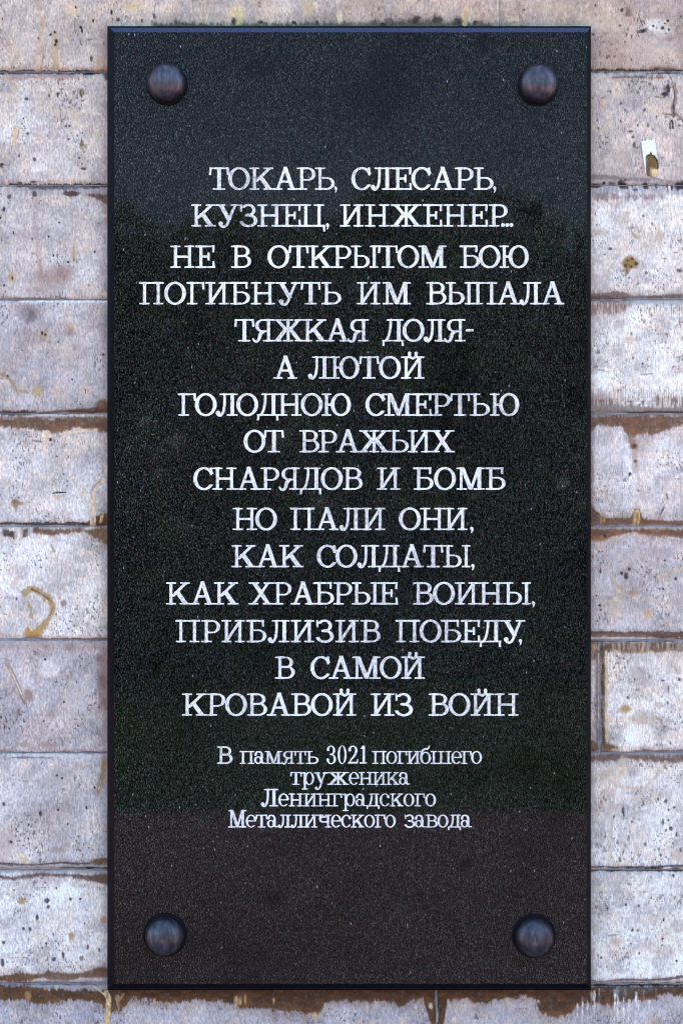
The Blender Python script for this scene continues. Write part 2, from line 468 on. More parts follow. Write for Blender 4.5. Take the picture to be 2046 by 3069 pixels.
    band(J(2606, L0, 190), J(2609, L0, 190), lin(120, 120, 134), .6, 1.5, 3)
    band([(L0, 2624), (0, 2624), (40, 2630), (75, 2622), (120, 2618), (200, 2618), (260, 2624), (L1, 2624)],
         [(L0, 2634), (0, 2634), (40, 2638), (75, 2632), (120, 2626), (200, 2628), (260, 2638), (L1, 2650)], lin(116, 88, 80), .85, 4, 4, seed=17)
    band([(280, 2622), (L1, 2618)], [(280, 2640), (L1, 2655)], lin(126, 98, 80), .8, 6, 4)
    # y 2949 with wide rust above and below
    band([(L0, 2928), (0, 2926), (60, 2915), (115, 2921), (150, 2911), (200, 2919), (250, 2916), (290, 2900), (L1, 2902)],
         [(L0, 2942), (100, 2938), (128, 2930), (160, 2940), (215, 2940), (240, 2932), (L1, 2932)], lin(128, 94, 68), .95, 4, 4, RUST2, seed=18)
    band(J(2938, 105, L1), J(2947, 105, L1), lin(196, 190, 200), .7, 3, 3)
    band(J(2945, L0, L1), [(L0, 2950), (110, 2952), (200, 2955), (L1, 2952)], lin(44, 44, 50), .9, 1.5, 3, seed=19)
    band(J(2955, 80, L1), J(2965, 80, L1), lin(178, 178, 190), .8, 3, 4)
    top = [(L0, 2954), (78, 2956), (100, 2964), (160, 2966), (240, 2968), (300, 2972), (330, 2960), (1770, 2958), (2110, 2955)]
    bot = [(L0, 3002), (0, 3000), (60, 3000), (100, 3002), (130, 3012), (170, 3002), (200, 2994), (260, 3000), (300, 3012), (330, 3040), (372, 3024), (396, 2994), (460, 2996),
           (520, 3004), (560, 3002), (600, 2994), (650, 2998), (700, 3014), (750, 3022), (830, 3030), (900, 3036), (945, 3044), (975, 3008), (1023, 2997),
           (1100, 3004), (1180, 3006), (1200, 3022), (1235, 2998), (1268, 2996), (1286, 3060), (1300, 3090), (1325, 3090), (1340, 3000), (1372, 2992), (1400, 2994), (1420, 3010), (1500, 2998),
           (1572, 2984), (1600, 2996), (1622, 3034), (1650, 3056), (1690, 3042), (1740, 3010), (1780, 3008), (1830, 3012), (1880, 3000), (1960, 2992), (2000, 2979), (2110, 2990)]
    band(top, bot, lin(102, 74, 50), .97, 4, 8, lin(146, 102, 60), seed=20)
    blob(84, 2986, 9, 13, lin(190, 150, 108), .9, .5); blob(170, 2962, 4, 8, lin(206, 190, 166), .8)
    stroke([(318, 2975), (326, 3000), (320, 3080)], 16, lin(214, 190, 150), .95, 4, rough=5); stroke([(285, 2958), (312, 2980)], 6, lin(214, 194, 164), .9, 2)
    stroke([(352, 2988), (358, 3050)], 11, lin(206, 180, 140), .85, 4, rough=5, taper=True); stroke([(368, 2980), (352, 3010)], 6, lin(190, 160, 118), .7, 4)
    for x, y, w, h in ((560, 3020, 4, 12), (575, 3018, 3, 10), (708, 3002, 6, 18), (720, 3000, 4, 12), (735, 2995, 4, 12), (945, 3046, 9, 11), (820, 3000, 3, 8), (463, 3000, 4, 8), (595, 3010, 3, 8)):
        blob(x, y, w, h, lin(212, 186, 146), .85, .5)
    for x, y, w, h in ((1290, 3015, 6, 9), (1612, 3001, 4, 5), (1205, 3060, 8, 10), (1362, 3060, 9, 11), (1527, 3062, 6, 8), (1116, 3064, 8, 8), (1245, 3018, 4, 8), (1100, 3025, 4, 12)):
        blob(x, y, w, h, lin(220, 208, 196), .85, .5)
    stroke([(1306, 2965), (1309, 3080)], 6, lin(196, 198, 206), .9, 2); stroke([(1303, 2965), (1305, 3080)], 2.5, BLACK, .7, 1)
    for i, (x, y0, y1, w, c) in enumerate(((1772, 2975, 3050, 6, 0), (1780, 2970, 3069, 6, 1), (1795, 2965, 3010, 4, 0), (1842, 2970, 3075, 8, 1), (1850, 2960, 3080, 9, 1), (1868, 2990, 3075, 6, 1),
                                 (1874, 2965, 3030, 5, 0), (1884, 3000, 3075, 8, 1), (1905, 2975, 3070, 10, 1), (1912, 3000, 3040, 5, 1), (1928, 2970, 3005, 4, 0), (1945, 3000, 3040, 5, 1), (1965, 2965, 2995, 3, 0),
                                 (1745, 2990, 3069, 4, 1), (1730, 3010, 3050, 3, 1), (1760, 3000, 3069, 4, 1))):
        stroke([(x, y0), (x - 2, y1)], w, (WHITE if c else lin(170, 160, 160)), .85, 2.5, seed=i + 30, rough=3, taper=True)
    band([(1835, 2955), (1960, 2955)], [(1835, 2985), (1900, 2975), (1960, 2968)], lin(120, 116, 122), .75, 5, 8, streak=.7)
    blob(1960, 3055, 22, 16, lin(200, 178, 160), .7, .7)
    for x, y, r in ((67, 2701, 10), (215, 2806, 9), (312, 2757, 10)):
        blob(x, y, r, r * 1.15, lin(190, 156, 118), .92, .45)
    for x, y, rx, ry in ((8, 2885, 5, 12), (12, 2825, 5, 6), (190, 2862, 4, 9), (162, 2876, 5, 7), (212, 2694, 6, 5), (240, 2694, 4, 3), (170, 2662, 3, 5), (71, 2785, 4, 5), (91, 2785, 4, 6), (139, 2828, 3, 4), (254, 2768, 2.5, 4), (264, 2838, 3, 8), (298, 2847, 3, 6), (112, 2750, 4, 8), (142, 2700, 8, 8), (145, 2718, 4, 6), (160, 2800, 2, 6)):
        blob(x, y, rx, ry, lin(60, 58, 72), .85, .4, rough=.5, pit=.6)
    blob(245, 2872, 6, 8, lin(160, 124, 126), .8)
    # ---- fossils and pits, left, upper courses
    stroke([(130, 55), (122, 105), (118, 160), (112, 205)], 15, lin(190, 168, 146), .8, 4, rough=5); stroke([(162, 100), (166, 160), (168, 205)], 17, lin(188, 166, 140), .8, 4, rough=5)
    stroke([(131, 140), (134, 170)], 3, lin(120, 96, 66), .7, 2)
    stroke([(110, 0), (113, 22)], 13, lin(188, 164, 150), .7, 4); blob(222, 30, 18, 20, lin(212, 192, 166), .7, .7)
    for x, y, rx, ry in ((152, 104, 4, 4.5), (165, 96, 4, 5), (169, 123, 4.5, 6), (167, 134, 4, 4), (242, 82, 4, 6), (247, 92, 3.5, 6), (116, 115, 3, 5), (280, 62, 3, 5), (228, 22, 2.5, 5), (275, 176, 4, 8), (8, 57, 2, 5), (335, 36, 3, 8), (312, 130, 3, 6)):
        blob(x, y, rx, ry, lin(38, 32, 34), .92, .35, rough=.4, pit=.8)
    blob(322, 150, 24, 60, lin(172, 146, 146), .65, .9); blob(300, 195, 22, 20, lin(190, 160, 140), .6, .7); blob(90, 150, 40, 50, lin(206, 198, 208), .4, .9)
    stroke([(55, 155), (38, 190)], 12, lin(190, 166, 146), .5, 5)
    stroke([(18, 225), (40, 255), (50, 270)], 14, lin(196, 174, 148), .7, 5); blob(24, 293, 9, 9, lin(216, 200, 180), .6)
    stroke([(50, 385), (44, 430), (33, 450)], 20, lin(204, 184, 152), .7, 5, taper=True); stroke([(58, 390), (54, 415)], 3, lin(140, 116, 86), .6, 2)
    blob(222, 350, 18, 26, lin(210, 192, 176), .6, .7); blob(172, 335, 12, 18, lin(200, 184, 172), .6, .7); stroke([(180, 315), (184, 365)], 2.5, lin(110, 96, 100), .7, 1.5)
    blob(245, 280, 7, 16, lin(70, 58, 48), .9, .4, rough=.5, pit=.6); blob(247, 276, 4, 9, lin(170, 144, 112), .9, .4)
    stroke([(213, 245), (221, 300), (222, 318)], 4, lin(170, 148, 128), .6, 2)
    for x, y, rx, ry in ((148, 286, 3.5, 6), (174, 283, 3, 9), (80, 296, 5, 5), (84, 400, 5, 4), (104, 478, 6, 5), (5, 495, 7, 7), (210, 378, 4, 4), (198, 378, 3.5, 4), (246, 430, 5, 12), (252, 505, 7, 4), (238, 474, 3, 3), (304, 405, 3, 4), (71, 355, 2.5, 3), (58, 467, 3, 5), (206, 417, 4, 3), (60, 548, 6, 3), (102, 545, 9, 3)):
        blob(x, y, rx, ry, lin(72, 62, 64), .85, .4, rough=.5, pit=.6)
    stroke([(5, 490), (20, 495)], 4, lin(80, 66, 64), .7, 2); blob(248, 440, 7, 18, lin(190, 162, 120), .6, .6); blob(297, 405, 9, 7, lin(206, 190, 160), .7)
    for x, y, rx, ry in ((13, 626, 4, 7), (284, 754, 3.5, 4), (205, 785, 4.5, 4), (146, 709, 3, 4), (161, 765, 3, 4), (178, 667, 3, 3), (41, 697, 2.5, 5), (97, 715, 2, 5), (296, 668, 2.5, 2.5), (0, 653, 3, 4), (268, 855, 3, 5), (311, 1063, 3, 4), (217, 1137, 2.5, 4), (24, 1127, 3, 3), (13, 855, 3, 4)):
        blob(x, y, rx, ry, lin(56, 52, 60), .9, .35, rough=.4, pit=.7)
    blob(221, 760, 9, 22, lin(200, 178, 140), .7, .6); stroke([(222, 740), (222, 780)], 3, lin(80, 66, 54), .6, 2, rough=5); blob(36, 830, 9, 14, lin(196, 164, 118), .75, .6); blob(38, 834, 2.5, 6, lin(84, 62, 46), .9)
    blob(260, 750, 10, 12, lin(206, 192, 172), .5); blob(216, 873, 5, 8, lin(222, 206, 186), .9); blob(85, 774, 18, 14, lin(214, 208, 212), .6, .7); blob(262, 860, 24, 14, lin(208, 196, 196), .6, .7)
    band([(180, 640), (300, 648)], [(180, 652), (300, 656)], lin(172, 168, 182), .6, 5, 4); band([(250, 648), (320, 640)], [(250, 654), (320, 652)], lin(214, 206, 210), .7, 3, 3)
    for x, y, rx, ry in ((171, 1368, 2.5, 3), (205, 1370, 2, 4), (87, 1350, 2, 6), (40, 1352, 2, 3), (50, 1795, 3, 4), (130, 1895, 2, 3), (192, 2104, 3, 4), (131, 2161, 3, 3), (234, 2175, 3, 3), (14, 2182, 3, 4), (135, 1976, 5, 4), (172, 2324, 3, 4), (187, 2332, 3, 4), (260, 2420, 3, 5), (175, 2428, 4, 4), (123, 2438, 5, 8), (86, 2472, 3, 4), (34, 2523, 5, 5), (204, 2470, 3, 5), (12, 2410, 4, 6), (86, 2514, 2, 4), (284, 2361, 3, 4), (230, 2044, 2, 4), (4, 2150, 2.5, 4)):
        blob(x, y, rx, ry, lin(62, 58, 70), .85, .35, rough=.4, pit=.7)
    for x, y in ((190, 2150), (224, 2225), (225, 2215), (290, 2190), (185, 2225), (80, 2120), (235, 2140), (218, 2190)):
        stroke([(x, y - 14), (x + 5, y + 12)], 2.2, lin(110, 104, 124), .7, 1.2, rough=5)

    # ---- right of the plaque
    for x, y, rx, ry in ((1783, 16, 3, 5), (1784, 45, 2.5, 8), (1862, 30, 5, 6), (1876, 105, 3, 8), (1832, 132, 3, 4), (1846, 148, 3, 3), (1891, 110, 2.5, 6), (1872, 125, 2.5, 4), (1818, 172, 4, 5), (1840, 170, 3, 4), (1891, 178, 3, 5), (2040, 50, 2.5, 6), (1776, 103, 4, 4), (1856, 76, 4, 4), (1880, 88, 2, 4)):
        blob(x, y, rx, ry, lin(54, 44, 46), .85, .4, rough=.5, pit=.7)
    blob(1882, 36, 10, 13, lin(128, 100, 88), .75, .4, rough=.7); stroke([(1912, 40), (1916, 58), (1924, 75)], 3.5, lin(88, 70, 64), .8, 1.5, rough=3)
    stroke([(1912, 96), (1928, 93), (1938, 86)], 9, BLACK, .95, 2, rough=3); stroke([(1906, 94), (1913, 110)], 4, BLACK, .7, 2); stroke([(1938, 88), (1950, 68)], 3, BLACK, .7, 1.5)
    blob(1975, 75, 32, 18, lin(214, 214, 220), .85, .5, rough=.8); blob(1985, 95, 26, 14, lin(208, 204, 208), .6, .6)
    for x, y, r in ((1955, 78, 5), (1982, 84, 6), (2000, 62, 4), (1990, 70, 3), (2003, 88, 4), (1966, 84, 3), (1995, 100, 3), (1975, 66, 2.5)):
        blob(x, y, r, r * .9, BLACK, .9, .4, rough=.7)
    blob(1800, 60, 50, 30, lin(206, 188, 178), .6, .8); blob(1830, 150, 60, 50, lin(178, 154, 150), .5, .9); blob(1960, 150, 60, 40, lin(206, 196, 194), .5, .9); blob(2006, 118, 9, 8, lin(156, 132, 130), .7)
    # y 213
    band([(1745, 207), (1950, 206), (2110, 207)], [(1745, 213), (1800, 217), (1890, 218), (1930, 213), (2110, 216)], lin(48, 44, 44), .92, 2, 7, seed=21)
    band([(1950, 200), (2020, 204)], [(1950, 208), (2020, 212)], lin(110, 92, 96), .7, 3, 5); blob(2002, 217, 9, 4, BLACK, .9); blob(1812, 216, 6, 5, BLACK, .8); blob(1783, 215, 5, 6, BLACK, .8); blob(1975, 218, 4, 4, BLACK, .8)
    band(J(214, 1770, 1930), J(222, 1770, 1930), lin(206, 204, 206), .5, 3, 5, streak=.6); band([(1833, 230), (1930, 226)], [(1833, 234), (1930, 233)], lin(118, 94, 94), .65, 2, 4); blob(1920, 230, 8, 6, lin(130, 96, 84), .7)
    band([(1938, 231), (1990, 229)], [(1938, 237), (1990, 235)], lin(150, 118, 116), .6, 2, 4); band(J(218, 1930, 2110), J(221, 1930, 2110), lin(100, 84, 84), .7, 1.5, 4); blob(1975, 228, 9, 7, lin(140, 108, 98), .7)
    # streak stain and scratches
    for x, y, rx, ry in ((2003, 268, 5, 7), (1986, 284, 8, 8), (1994, 272, 8, 14), (2000, 252, 4, 12)):
        blob(x, y, rx, ry, lin(46, 40, 40), .8, .5, rough=.9)
    stroke([(2016, 255), (2024, 278), (2022, 300), (2014, 320), (2018, 345)], 12, lin(140, 110, 96), .75, 4, rough=8); stroke([(2016, 260), (2020, 285), (2016, 310), (2017, 350)], 3.5, lin(70, 54, 48), .85, 1.5, rough=6)
    stroke([(1984, 340), (2014, 344), (2024, 342), (2042, 358)], 5, lin(136, 110, 100), .8, 2); stroke([(1962, 290), (1990, 293)], 4, lin(140, 112, 110), .7, 2, rough=5)
    stroke([(2006, 385), (2006, 368), (2012, 362), (2015, 384)], 4, lin(58, 48, 42), .9, 1.5); blob(2034, 376, 4, 4, BLACK, .8); blob(2044, 362, 3, 4, lin(80, 60, 54), .8)
    blob(1805, 308, 13, 12, lin(212, 190, 160), .75, .4); stroke([(1793, 302), (1797, 316), (1808, 320), (1815, 312)], 2.5, lin(134, 108, 82), .7, 1.5)
    stroke([(1935, 320), (1960, 330), (1975, 340)], 11, lin(218, 200, 182), .7, 5); blob(1815, 383, 10, 8, lin(212, 192, 164), .6); blob(1868, 465, 16, 24, lin(198, 174, 162), .5, .8)
    for x, y, rx, ry in ((1788, 361, 3, 4), (1791, 385, 3, 4), (1858, 362, 3, 4), (1888, 394, 7, 3), (1828, 275, 3, 4), (1860, 310, 4, 4), (1872, 330, 4, 4), (1895, 410, 5, 5), (1898, 435, 5, 8), (1908, 443, 3, 4), (1909, 375, 3, 4), (1930, 330, 4, 5), (1883, 255, 2, 5), (1940, 375, 3, 6), (1954, 388, 3, 4), (1965, 350, 3, 4)):
        blob(x, y, rx, ry, lin(88, 74, 78), .8, .4, rough=.6, pit=.5)
    # scar below the tape
    band([(1932, 466), (1940, 462), (1947, 453), (1953, 464), (1960, 466), (1969, 482)], [(1932, 508), (1940, 528), (1948, 528), (1956, 510), (1965, 508), (1969, 505)], lin(136, 108, 66), .98, 1.5, 2, lin(96, 72, 46), seed=22)
    stroke([(1958, 468), (1967, 484), (1969, 504), (1962, 507)], 4, lin(62, 48, 36), .9, 1.5); stroke([(1934, 500), (1938, 525)], 4, lin(78, 58, 42), .85, 1.5); blob(1950, 508, 4, 8, lin(190, 160, 120), .7)
    blob(1958, 518, 12, 12, lin(226, 200, 162), .9, .5); stroke([(1949, 530), (1975, 538), (1992, 541)], 4, lin(140, 96, 66), .85, 2); stroke([(1949, 512), (1949, 542)], 3, lin(150, 110, 80), .7, 2)
    # y 550
    band([(1745, 524), (1785, 524), (1795, 523), (1840, 526), (1880, 533), (1930, 532), (1985, 540), (2040, 543), (2110, 543)],
         [(1745, 541), (1790, 538), (1840, 541), (1880, 543), (1930, 543), (1985, 548), (2040, 551), (2110, 551)], lin(142, 124, 132), .85, 3, 4, seed=23)
    band(J(541, 1745, 2110), J(583, 1745, 2110), lin(166, 166, 182), .85, 3, 5, seed=24, streak=.7)
    for x, y, rx, ry, c in ((1786, 557, 17, 7, MOSS), (1866, 555, 15, 13, MOSS), (1858, 548, 6, 9, MOSS), (1933, 556, 10, 8, MOSS), (2030, 560, 8, 12, DARK), (2042, 556, 9, 12, MOSS), (1808, 549, 5, 4, BLACK), (1893, 558, 3, 4, DARK), (1965, 557, 4, 8, lin(92, 98, 120)), (1998, 560, 3, 9, DARK), (2012, 562, 3, 9, DARK), (1902, 567, 8, 5, lin(110, 116, 136)), (1835, 550, 14, 5, lin(110, 102, 116))):
        blob(x, y, rx, ry, c, .92, .4, rough=.7)
    band([(1780, 582), (1880, 584), (1990, 583)], [(1780, 596), (1820, 600), (1880, 597), (1990, 592)], lin(140, 122, 130), .75, 5, 7, seed=25, streak=.5)
    # course below: rough pale stone
    blob(1888, 786, 23, 18, lin(166, 138, 80), .95, .4, rough=.45); blob(1876, 803, 9, 17, lin(152, 126, 80), .9, .5, rough=.4)
    for x, y, r in ((1872, 798, 5), (1890, 800, 4), (1880, 780, 4), (1905, 790, 5), (1893, 775, 4), (1885, 792, 3)):
        blob(x, y, r, r, lin(72, 54, 26), .8, .4, rough=.9)
    blob(1905, 708, 14, 8, lin(206, 190, 166), .8, .6); stroke([(1888, 690), (1898, 704), (1912, 715)], 5, lin(170, 152, 128), .6, 3); blob(1973, 712, 10, 18, lin(196, 170, 146), .75, .7, rough=.6)
    blob(1945, 735, 30, 26, lin(212, 200, 194), .6, .9); blob(1852, 660, 12, 8, lin(212, 200, 190), .6); blob(2000, 618, 10, 10, lin(208, 194, 170), .6, .7); band([(1772, 690), (1812, 692)], [(1772, 706), (1812, 704)], lin(196, 184, 176), .6, 5, 4)
    for x, y, rx, ry in ((1926, 647, 4, 3), (1964, 685, 2.5, 6), (1952, 670, 2, 6), (1828, 745, 6, 4), (1935, 818, 4, 5), (1811, 763, 3, 3), (1910, 850, 2.5, 3), (2034, 810, 9, 6), (2031, 723, 2, 6), (1990, 775, 5, 2.5), (1954, 850, 2, 3), (1787, 675, 2, 4), (1782, 640, 2, 7), (2022, 758, 6, 2)):
        blob(x, y, rx, ry, lin(78, 74, 86), .8, .4, rough=.6, pit=.6)
    # y 895
    band([(1745, 886), (1800, 880), (1840, 873), (1870, 878), (1900, 887), (1960, 888), (2000, 882), (2110, 880)], [(1745, 894), (1800, 892), (1900, 894), (1960, 893), (2000, 890), (2110, 890)], lin(134, 112, 106), .9, 3, 4, seed=26)
    band(J(889, 1745, 1900), J(903, 1745, 1900), lin(112, 110, 116), .9, 3, 4, seed=27); band([(1900, 891), (1960, 886), (2110, 885)], [(1900, 899), (1960, 894), (2110, 894)], lin(92, 92, 100), .9, 3, 3)
    band(J(896, 1880, 2110), J(912, 1880, 2110), lin(176, 180, 194), .85, 3, 4); band(J(896, 1775, 1810), J(900, 1775, 1810), lin(52, 50, 54), .8, 2, 3)
    band([(1745, 902), (1880, 904)], [(1745, 935), (1800, 945), (1860, 935), (1890, 910)], lin(160, 130, 120), .75, 6, 8, seed=28, streak=.8)
    rr = random.Random(5)
    for i in range(16):
        x = 1775 + i * 6.2 + rr.uniform(-2, 2); stroke([(x, 905 + rr.uniform(0, 12)), (x + rr.uniform(-2, 2), 940 + rr.uniform(0, 35))], 2.4, lin(118, 96, 92), .75, 1.2, taper=True)
    for i in range(17):
        x = 1912 + i * 8 + rr.uniform(-3, 3); stroke([(x, 910 + rr.uniform(0, 14)), (x + rr.uniform(-2, 2), 930 + rr.uniform(0, 30))], 3.0, lin(92, 82, 86), .75, 1.2, taper=True)
    stroke([(2033, 915), (2035, 975)], 5, lin(150, 118, 108), .7, 2)
    for i in range(46):
        x = rr.uniform(1772, 2060); y = rr.uniform(930, 1120); stroke([(x, y), (x + rr.uniform(-3, 3), y + rr.uniform(30, 90))], 2.0, lin(176, 180, 200), .6, 1.0, taper=True)
    blob(1882, 1018, 16, 9, lin(206, 192, 176), .6, .7); blob(1924, 1090, 3, 4, BLACK, .9, pit=.8); stroke([(1793, 1108), (1822, 1114)], 3, lin(110, 106, 120), .6, 2, rough=6); stroke([(1920, 1123), (1955, 1120)], 3, lin(130, 114, 106), .7, 2, rough=5)
    for x, y in ((2044, 1014), (2044, 1068), (1794, 1055), (1890, 1000), (1895, 1073)):
        blob(x, y, 3, 6, lin(78, 72, 78), .7, .5)
    # y 1237
    band([(1745, 1192), (1800, 1196), (1850, 1205), (1940, 1205), (1970, 1190), (2110, 1190)], [(1745, 1215), (1800, 1218), (1880, 1220), (1960, 1220), (2110, 1222)], lin(142, 104, 84), .8, 4, 12, seed=29, streak=.8)
    for i in range(44):
        x = 1772 + i * 6.4 + rr.uniform(-2, 2); y = 1175 + rr.uniform(-20, 10); stroke([(x, y), (x + rr.uniform(-1, 1), 1204)], 2.4, lin(140, 114, 108), .6, 1.2)
    band([(1745, 1215), (1850, 1212), (1960, 1222), (2110, 1220)], J(1246, 1745, 2110), lin(150, 146, 150), .9, 4, 4, seed=31); band([(1860, 1236), (1960, 1232), (2110, 1234)], [(1860, 1240), (1960, 1237), (2110, 1239)], lin(76, 72, 76), .85, 1.5, 3)
    band(J(1246, 1745, 2110), [(1745, 1300), (1775, 1288), (1790, 1274), (1840, 1280), (1855, 1276), (1880, 1300), (1915, 1302), (1955, 1300), (2000, 1290), (2046, 1276), (2110, 1276)], lin(126, 92, 74), .93, 5, 7, RUST2, seed=32)
    stroke([(1886, 1285), (1896, 1335)], 22, lin(150, 110, 76), .8, 6); blob(1899, 1338, 11, 9, lin(124, 84, 42), .95, .4); blob(1899, 1337, 6, 5, BLACK, 1, .3, pit=2.5); stroke([(1888, 1347), (1902, 1352), (1908, 1344)], 5, lin(206, 172, 128), .8, 2)
    stroke([(1900, 1360), (1903, 1388), (1905, 1410)], 20, lin(176, 148, 140), .6, 10); blob(1902, 1382, 6, 5, lin(120, 92, 86), .8); blob(1925, 1340, 30, 30, lin(190, 168, 164), .5, .9)
    stroke([(1752, 1260), (1764, 1400), (1762, 1500)], 26, lin(146, 120, 116), .7, 10)
    blob(1886, 1420, 4, 5, BLACK, .85, pit=.6); blob(1911, 1470, 3, 4, lin(80, 70, 76), .8); stroke([(1996, 1480), (1999, 1495)], 4, lin(84, 76, 84), .8, 2); stroke([(1988, 1520), (1976, 1545)], 4, lin(90, 76, 76), .8, 2); stroke([(1858, 1512), (1852, 1525)], 2.5, lin(90, 88, 104), .7, 1.5)
    blob(1794, 1402, 4, 8, lin(204, 190, 170), .6)
    band([(1745, 1490), (1772, 1515), (1800, 1548), (1850, 1556), (1885, 1552), (1900, 1528), (1914, 1528), (1925, 1552), (1960, 1560), (2110, 1560)], J(1577, 1745, 2110), lin(122, 92, 74), .93, 4, 5, RUST, seed=33)
    stroke([(1908, 1538), (1905, 1577)], 20, lin(214, 182, 128), .95, 3, taper=False); stroke([(1909, 1540), (1906, 1576)], 3, lin(100, 70, 40), .8, 1.5); stroke([(1811, 1548), (1806, 1572)], 8, lin(190, 150, 100), .8, 3); stroke([(1801, 1552), (1800, 1572)], 5, lin(196, 158, 112), .7, 2)
    band(J(1574, 1745, 2110), J(1585, 1745, 2110), lin(182, 176, 180), .9, 2.5, 3, seed=34)
    # y 1579
    band(J(1586, 1745, 2110), [(1745, 1618), (1800, 1622), (1840, 1615), (1870, 1602), (1900, 1596), (1950, 1606), (2046, 1612), (2110, 1612)], lin(128, 90, 66), .93, 4, 5, lin(176, 128, 84), seed=35)
    blob(1811, 1605, 4, 6, lin(84, 60, 46), .9); stroke([(1780, 1640), (1840, 1615), (1880, 1605)], 16, lin(206, 190, 190), .6, 7); blob(1980, 1660, 40, 14, lin(176, 168, 182), .5, .9); blob(1850, 1665, 60, 14, lin(184, 178, 190), .5, .9)
    for x, y, rx, ry in ((1883, 1706, 5, 6), (1861, 1717, 5, 6), (1991, 1680, 4, 3), (2023, 1734, 5, 4), (1797, 1713, 3, 6), (1921, 1698, 2, 3), (1796, 1815, 4, 4), (1799, 1828, 3, 3), (1787, 1785, 2, 4), (1773, 1668, 2, 3), (1875, 1726, 7, 8), (1937, 1768, 2, 3), (1987, 1765, 3, 3)):
        blob(x, y, rx, ry, lin(64, 56, 58), .85, .4, rough=.6, pit=.6)
    stroke([(1832, 1735), (1850, 1762), (1860, 1790)], 12, lin(206, 184, 158), .75, 5, rough=5); stroke([(1974, 1736), (2000, 1718), (2060, 1704)], 11, lin(200, 180, 156), .75, 5, rough=4); stroke([(1804, 1812), (1830, 1800), (1858, 1792)], 7, lin(212, 194, 170), .7, 3)
    blob(1898, 1778, 13, 9, lin(178, 154, 124), .8, .6); stroke([(1905, 1785), (1960, 1800), (1975, 1812)], 8, lin(206, 186, 166), .6, 5); blob(1944, 1840, 11, 16, lin(208, 180, 144), .75, .6); blob(1838, 1830, 13, 18, lin(208, 188, 166), .6, .7); stroke([(1984, 1800), (1982, 1835), (1970, 1860)], 2, lin(120, 112, 124), .7, 1.2)
    band(J(1893, 1745, 2110), J(1911, 1745, 2110), lin(118, 92, 84), .93, 2.5, 4, seed=36); band([(1745, 1910), (1900, 1910), (1960, 1913)], [(1745, 1919), (1900, 1917), (1960, 1915)], WHITE, .85, 2, 2); band([(1745, 1920), (1930, 1916), (2110, 1914)], J(1924, 1745, 2110), lin(80, 76, 78), .9, 2, 3, seed=37)
    # y 1917 course
    band(J(1925, 1745, 2110), [(1745, 1985), (1784, 1975), (1788, 1955), (1830, 1952), (1900, 1955), (1980, 1952), (2110, 1953)], lin(124, 94, 74), .93, 4, 5, lin(150, 114, 84), seed=38, streak=.3)
    stroke([(1930, 1925), (1922, 1955)], 9, lin(206, 184, 158), .8, 3); stroke([(1778, 1935), (1782, 1960)], 6, lin(206, 166, 104), .7, 3)
    band([(1783, 1950), (1799, 1950)], [(1783, 2250), (1799, 2250)], lin(112, 92, 76), .9, 2, 3, seed=39); stroke([(1793, 1960), (1792, 2240)], 3.5, lin(196, 190, 194), .9, 1.5, rough=3)
    stroke([(1806, 1940), (1807, 2060), (1805, 2150), (1810, 2240)], 11, lin(124, 92, 58), .95, 3, rough=4); stroke([(1817, 1960), (1816, 2100), (1818, 2220)], 8, lin(216, 192, 162), .85, 4, rough=4)
    band([(1800, 2220), (1850, 2240)], [(1800, 2254), (1850, 2252)], lin(128, 100, 62), .93, 5, 4); band([(1745, 2215), (1795, 2230)], [(1745, 2256), (1795, 2254)], lin(130, 104, 70), .9, 5, 4); blob(1842, 2248, 12, 5, lin(220, 204, 182), .8)
    blob(1871, 2125, 16, 10, lin(188, 158, 102), .9, .5); blob(1925, 2158, 42, 14, lin(200, 178, 160), .7, .8, rough=.6); blob(1970, 2112, 12, 8, lin(208, 192, 178), .6); stroke([(1898, 2000), (1895, 2030)], 8, lin(210, 196, 180), .6, 4)
    for x, y, rx, ry in ((1880, 2091, 4, 5), (2000, 2106, 3, 5), (1901, 2037, 2.5, 4), (2035, 2036, 5, 5), (1985, 2040, 6, 3), (2001, 2065, 2, 7), (2007, 2228, 3, 4), (1982, 2088, 2, 4), (2043, 2165, 3, 4), (1945, 2028, 2, 4)):
        blob(x, y, rx, ry, lin(84, 82, 96), .8, .4, rough=.6, pit=.6)
    band([(1895, 2250), (1930, 2246), (2000, 2250), (2110, 2244)], J(2257, 1895, 2110), lin(112, 96, 100), .85, 3, 5, seed=40)
    # y 2257
    band(J(2256, 1745, 2110), J(2268, 1745, 2110), lin(160, 158, 168), .9, 3, 4, seed=41, streak=.3); band([(1745, 2262), (2110, 2266)], [(1745, 2288), (1800, 2284), (1850, 2274), (1880, 2272), (1930, 2278), (1990, 2284), (2110, 2278)], lin(126, 94, 84), .85, 5, 6, seed=42)
    stroke([(1865, 2270), (1860, 2320)], 14, lin(214, 196, 176), .7, 5); stroke([(1800, 2320), (1830, 2345), (1880, 2362), (1930, 2362)], 11, lin(214, 198, 182), .65, 6); stroke([(1930, 2362), (1960, 2330), (1992, 2285)], 10, lin(212, 196, 180), .6, 6); blob(1830, 2318, 28, 16, lin(206, 190, 172), .6, .8); blob(1895, 2315, 18, 14, lin(168, 162, 178), .6, .8)
    blob(1828, 2378, 20, 12, lin(186, 168, 170), .5, .8); stroke([(1830, 2410), (1828, 2500), (1826, 2580)], 12, lin(208, 192, 180), .55, 7); stroke([(1875, 2512), (1868, 2525), (1857, 2550)], 9, lin(226, 214, 200), .9, 2.5); blob(2025, 2565, 14, 14, lin(210, 190, 170), .7, .7)
